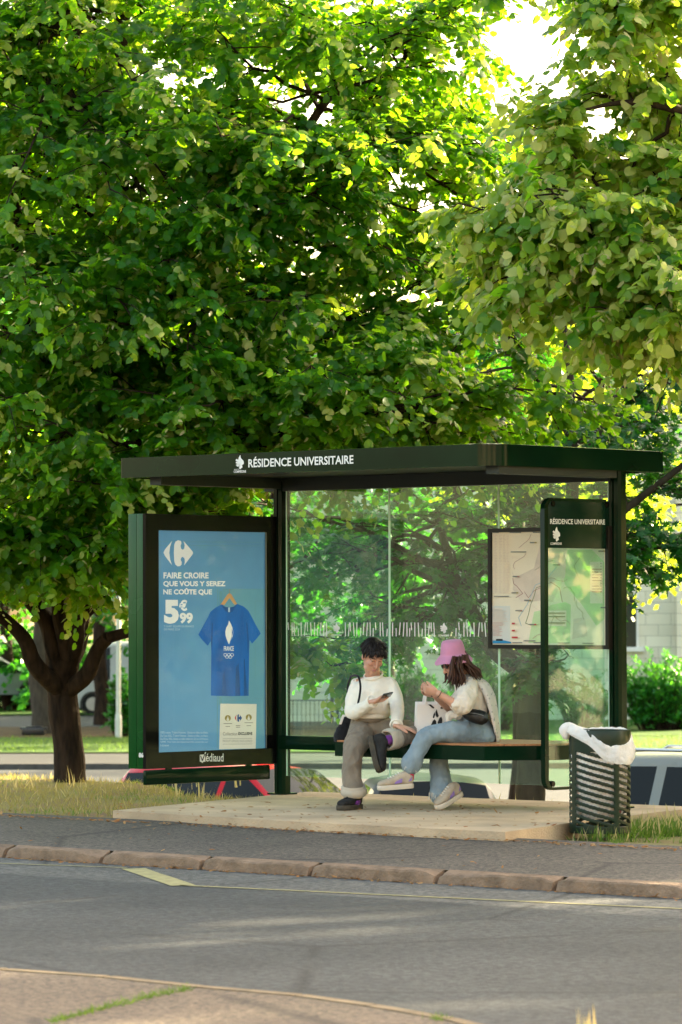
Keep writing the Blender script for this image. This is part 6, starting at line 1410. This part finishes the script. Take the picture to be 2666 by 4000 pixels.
# phone, belt bag, tote
ph = empty('phone', J(1664, 2688, 28.30), 'brown-backed phone held up in both hands of the person in the pink hat', 'phone')
pl2 = nrm(UP*.75-RT*.45+T_*.10); pn = nrm(RT*.75+UP*.45); pn = nrm(pn-pl2*np.dot(pn, pl2)); pw = np.cross(pl2, pn); c_ = J(1668, 2688, 28.30)
b = MB(); b.box(c_, (.036, .072, .0045), (pw, pl2, pn), None, .003); b.build('body', mat('phone_brown', (.09, .05, .045), .35, .5, .1, 5), ph); b = MB(); b.box(c_+pn*.0049, (.033, .068, .0003), (pw, pl2, pn)); b.build('screen', M_screen, ph, smooth=0)
bb_ = empty('belt_bag', J(1858, 2830, 28.36), 'black leather belt bag worn at the hip of the person in the pink hat', 'bag')
ba = nrm(RT*.93-UP*.22+T_*.1); b = MB(); b.ell([(J(1858, 2798, 28.37)+ba*t, nrm(UP+RT*.25)*h, T_*w) for t, h, w in ((-.105, .008, .01), (-.085, .028, .03), (-.04, .050, .044), (.02, .056, .05), (.065, .050, .045), (.09, .030, .03), (.10, .012, .012))], 20)
garment(b, 'body', M_leather, bb_, .006, 3, .003, 16); b = MB(); b.limb([J(1806, 2776, 28.42), J(1796, 2768, 28.44), J(1778, 2762, 28.5)], .008, 6); b.limb([J(1902, 2800, 28.40), J(1908, 2760, 28.50), J(1880, 2690, 28.50)], .008, 6); b.build('strap', M_leather, bb_)
b = MB(); b.tube([J(1830, 2784, 28.315), J(1858, 2787, 28.305), J(1890, 2795, 28.32)], .0028, 6); b.build('zip', M_steel, bb_)
to = empty('tote_bag', at_z(1685, 2895, .4945), 'white carrier bag with a black ink drawing standing on the bench between the two people', 'carrier bag')
tx = nrm(RT*.97+FWH*.22); ty = nrm(np.cross(UP, tx)); t0 = J(1684, 2899, 28.60); t0[2] = .496; W2, D2, H2 = .118, .050, .295
def tp(a, d, h): 
    w_ = .006*noise.noise(Vector((a*14, h*9, d*9+2))); return t0+tx*(a*(W2-.006*h/H2))+ty*(d*D2*(1-.35*h/H2)+w_)+UP*h
b = MB(); nh = 10; cols_ = [(-1, -1), (-.5, -1), (0, -1), (.5, -1), (1, -1), (1.0, 0), (1, 1), (0, 1), (-1, 1), (-.93, 0)]
b.rings([[tp(a, d, H2*i/nh) for a, d in cols_] for i in range(nh+1)], None, cap=False); b.poly([tp(a, d, 0.0) for a, d in cols_]); tb_ = b.build('body', M_paperbag, to, smooth=25); q_ = tb_.modifiers.new('t', 'SOLIDIFY'); q_.thickness = .002
b = MB()
for d in (-1, 1): b.limb([tp(-.45, d, H2*.95), tp(-.36, d*.7, H2+.05), tp(-.05+.05*d, d*.3, H2+.085), tp(.30, d*.7, H2+.05), tp(.40, d, H2*.95)], .0075, 8)
b.build('handle', M_paperbag, to)
b = MB(); dv = -ty*.004; fl_ = lambda x, y: tp((x-1684)/62.0, -1 if ty@T_ < 0 else -1, (2896-y)*.295/150.0)
def ink(P): b.poly([fl_(x, y)+(T_*.004) for x, y in P], M_black)
ink([(1678, 2834), (1686, 2818), (1694, 2812), (1700, 2818), (1702, 2836), (1694, 2848), (1684, 2846)]); ink([(1706, 2824), (1714, 2808), (1722, 2802), (1726, 2812), (1724, 2832), (1714, 2844), (1708, 2838)])
ink([(1668, 2756), (1680, 2756), (1694, 2768), (1690, 2772), (1678, 2764)]); ink([(1698, 2784), (1704, 2774), (1708, 2788), (1712, 2800), (1704, 2806), (1699, 2798)]); ink([(1686, 2806), (1690, 2794), (1695, 2784), (1697, 2796), (1692, 2808)]); ink([(1690, 2856), (1700, 2846), (1706, 2850), (1708, 2866), (1698, 2872)]); ink([(1720, 2766), (1740, 2764), (1740, 2771), (1720, 2773)])
b.build('print', M_black, to, smooth=0)
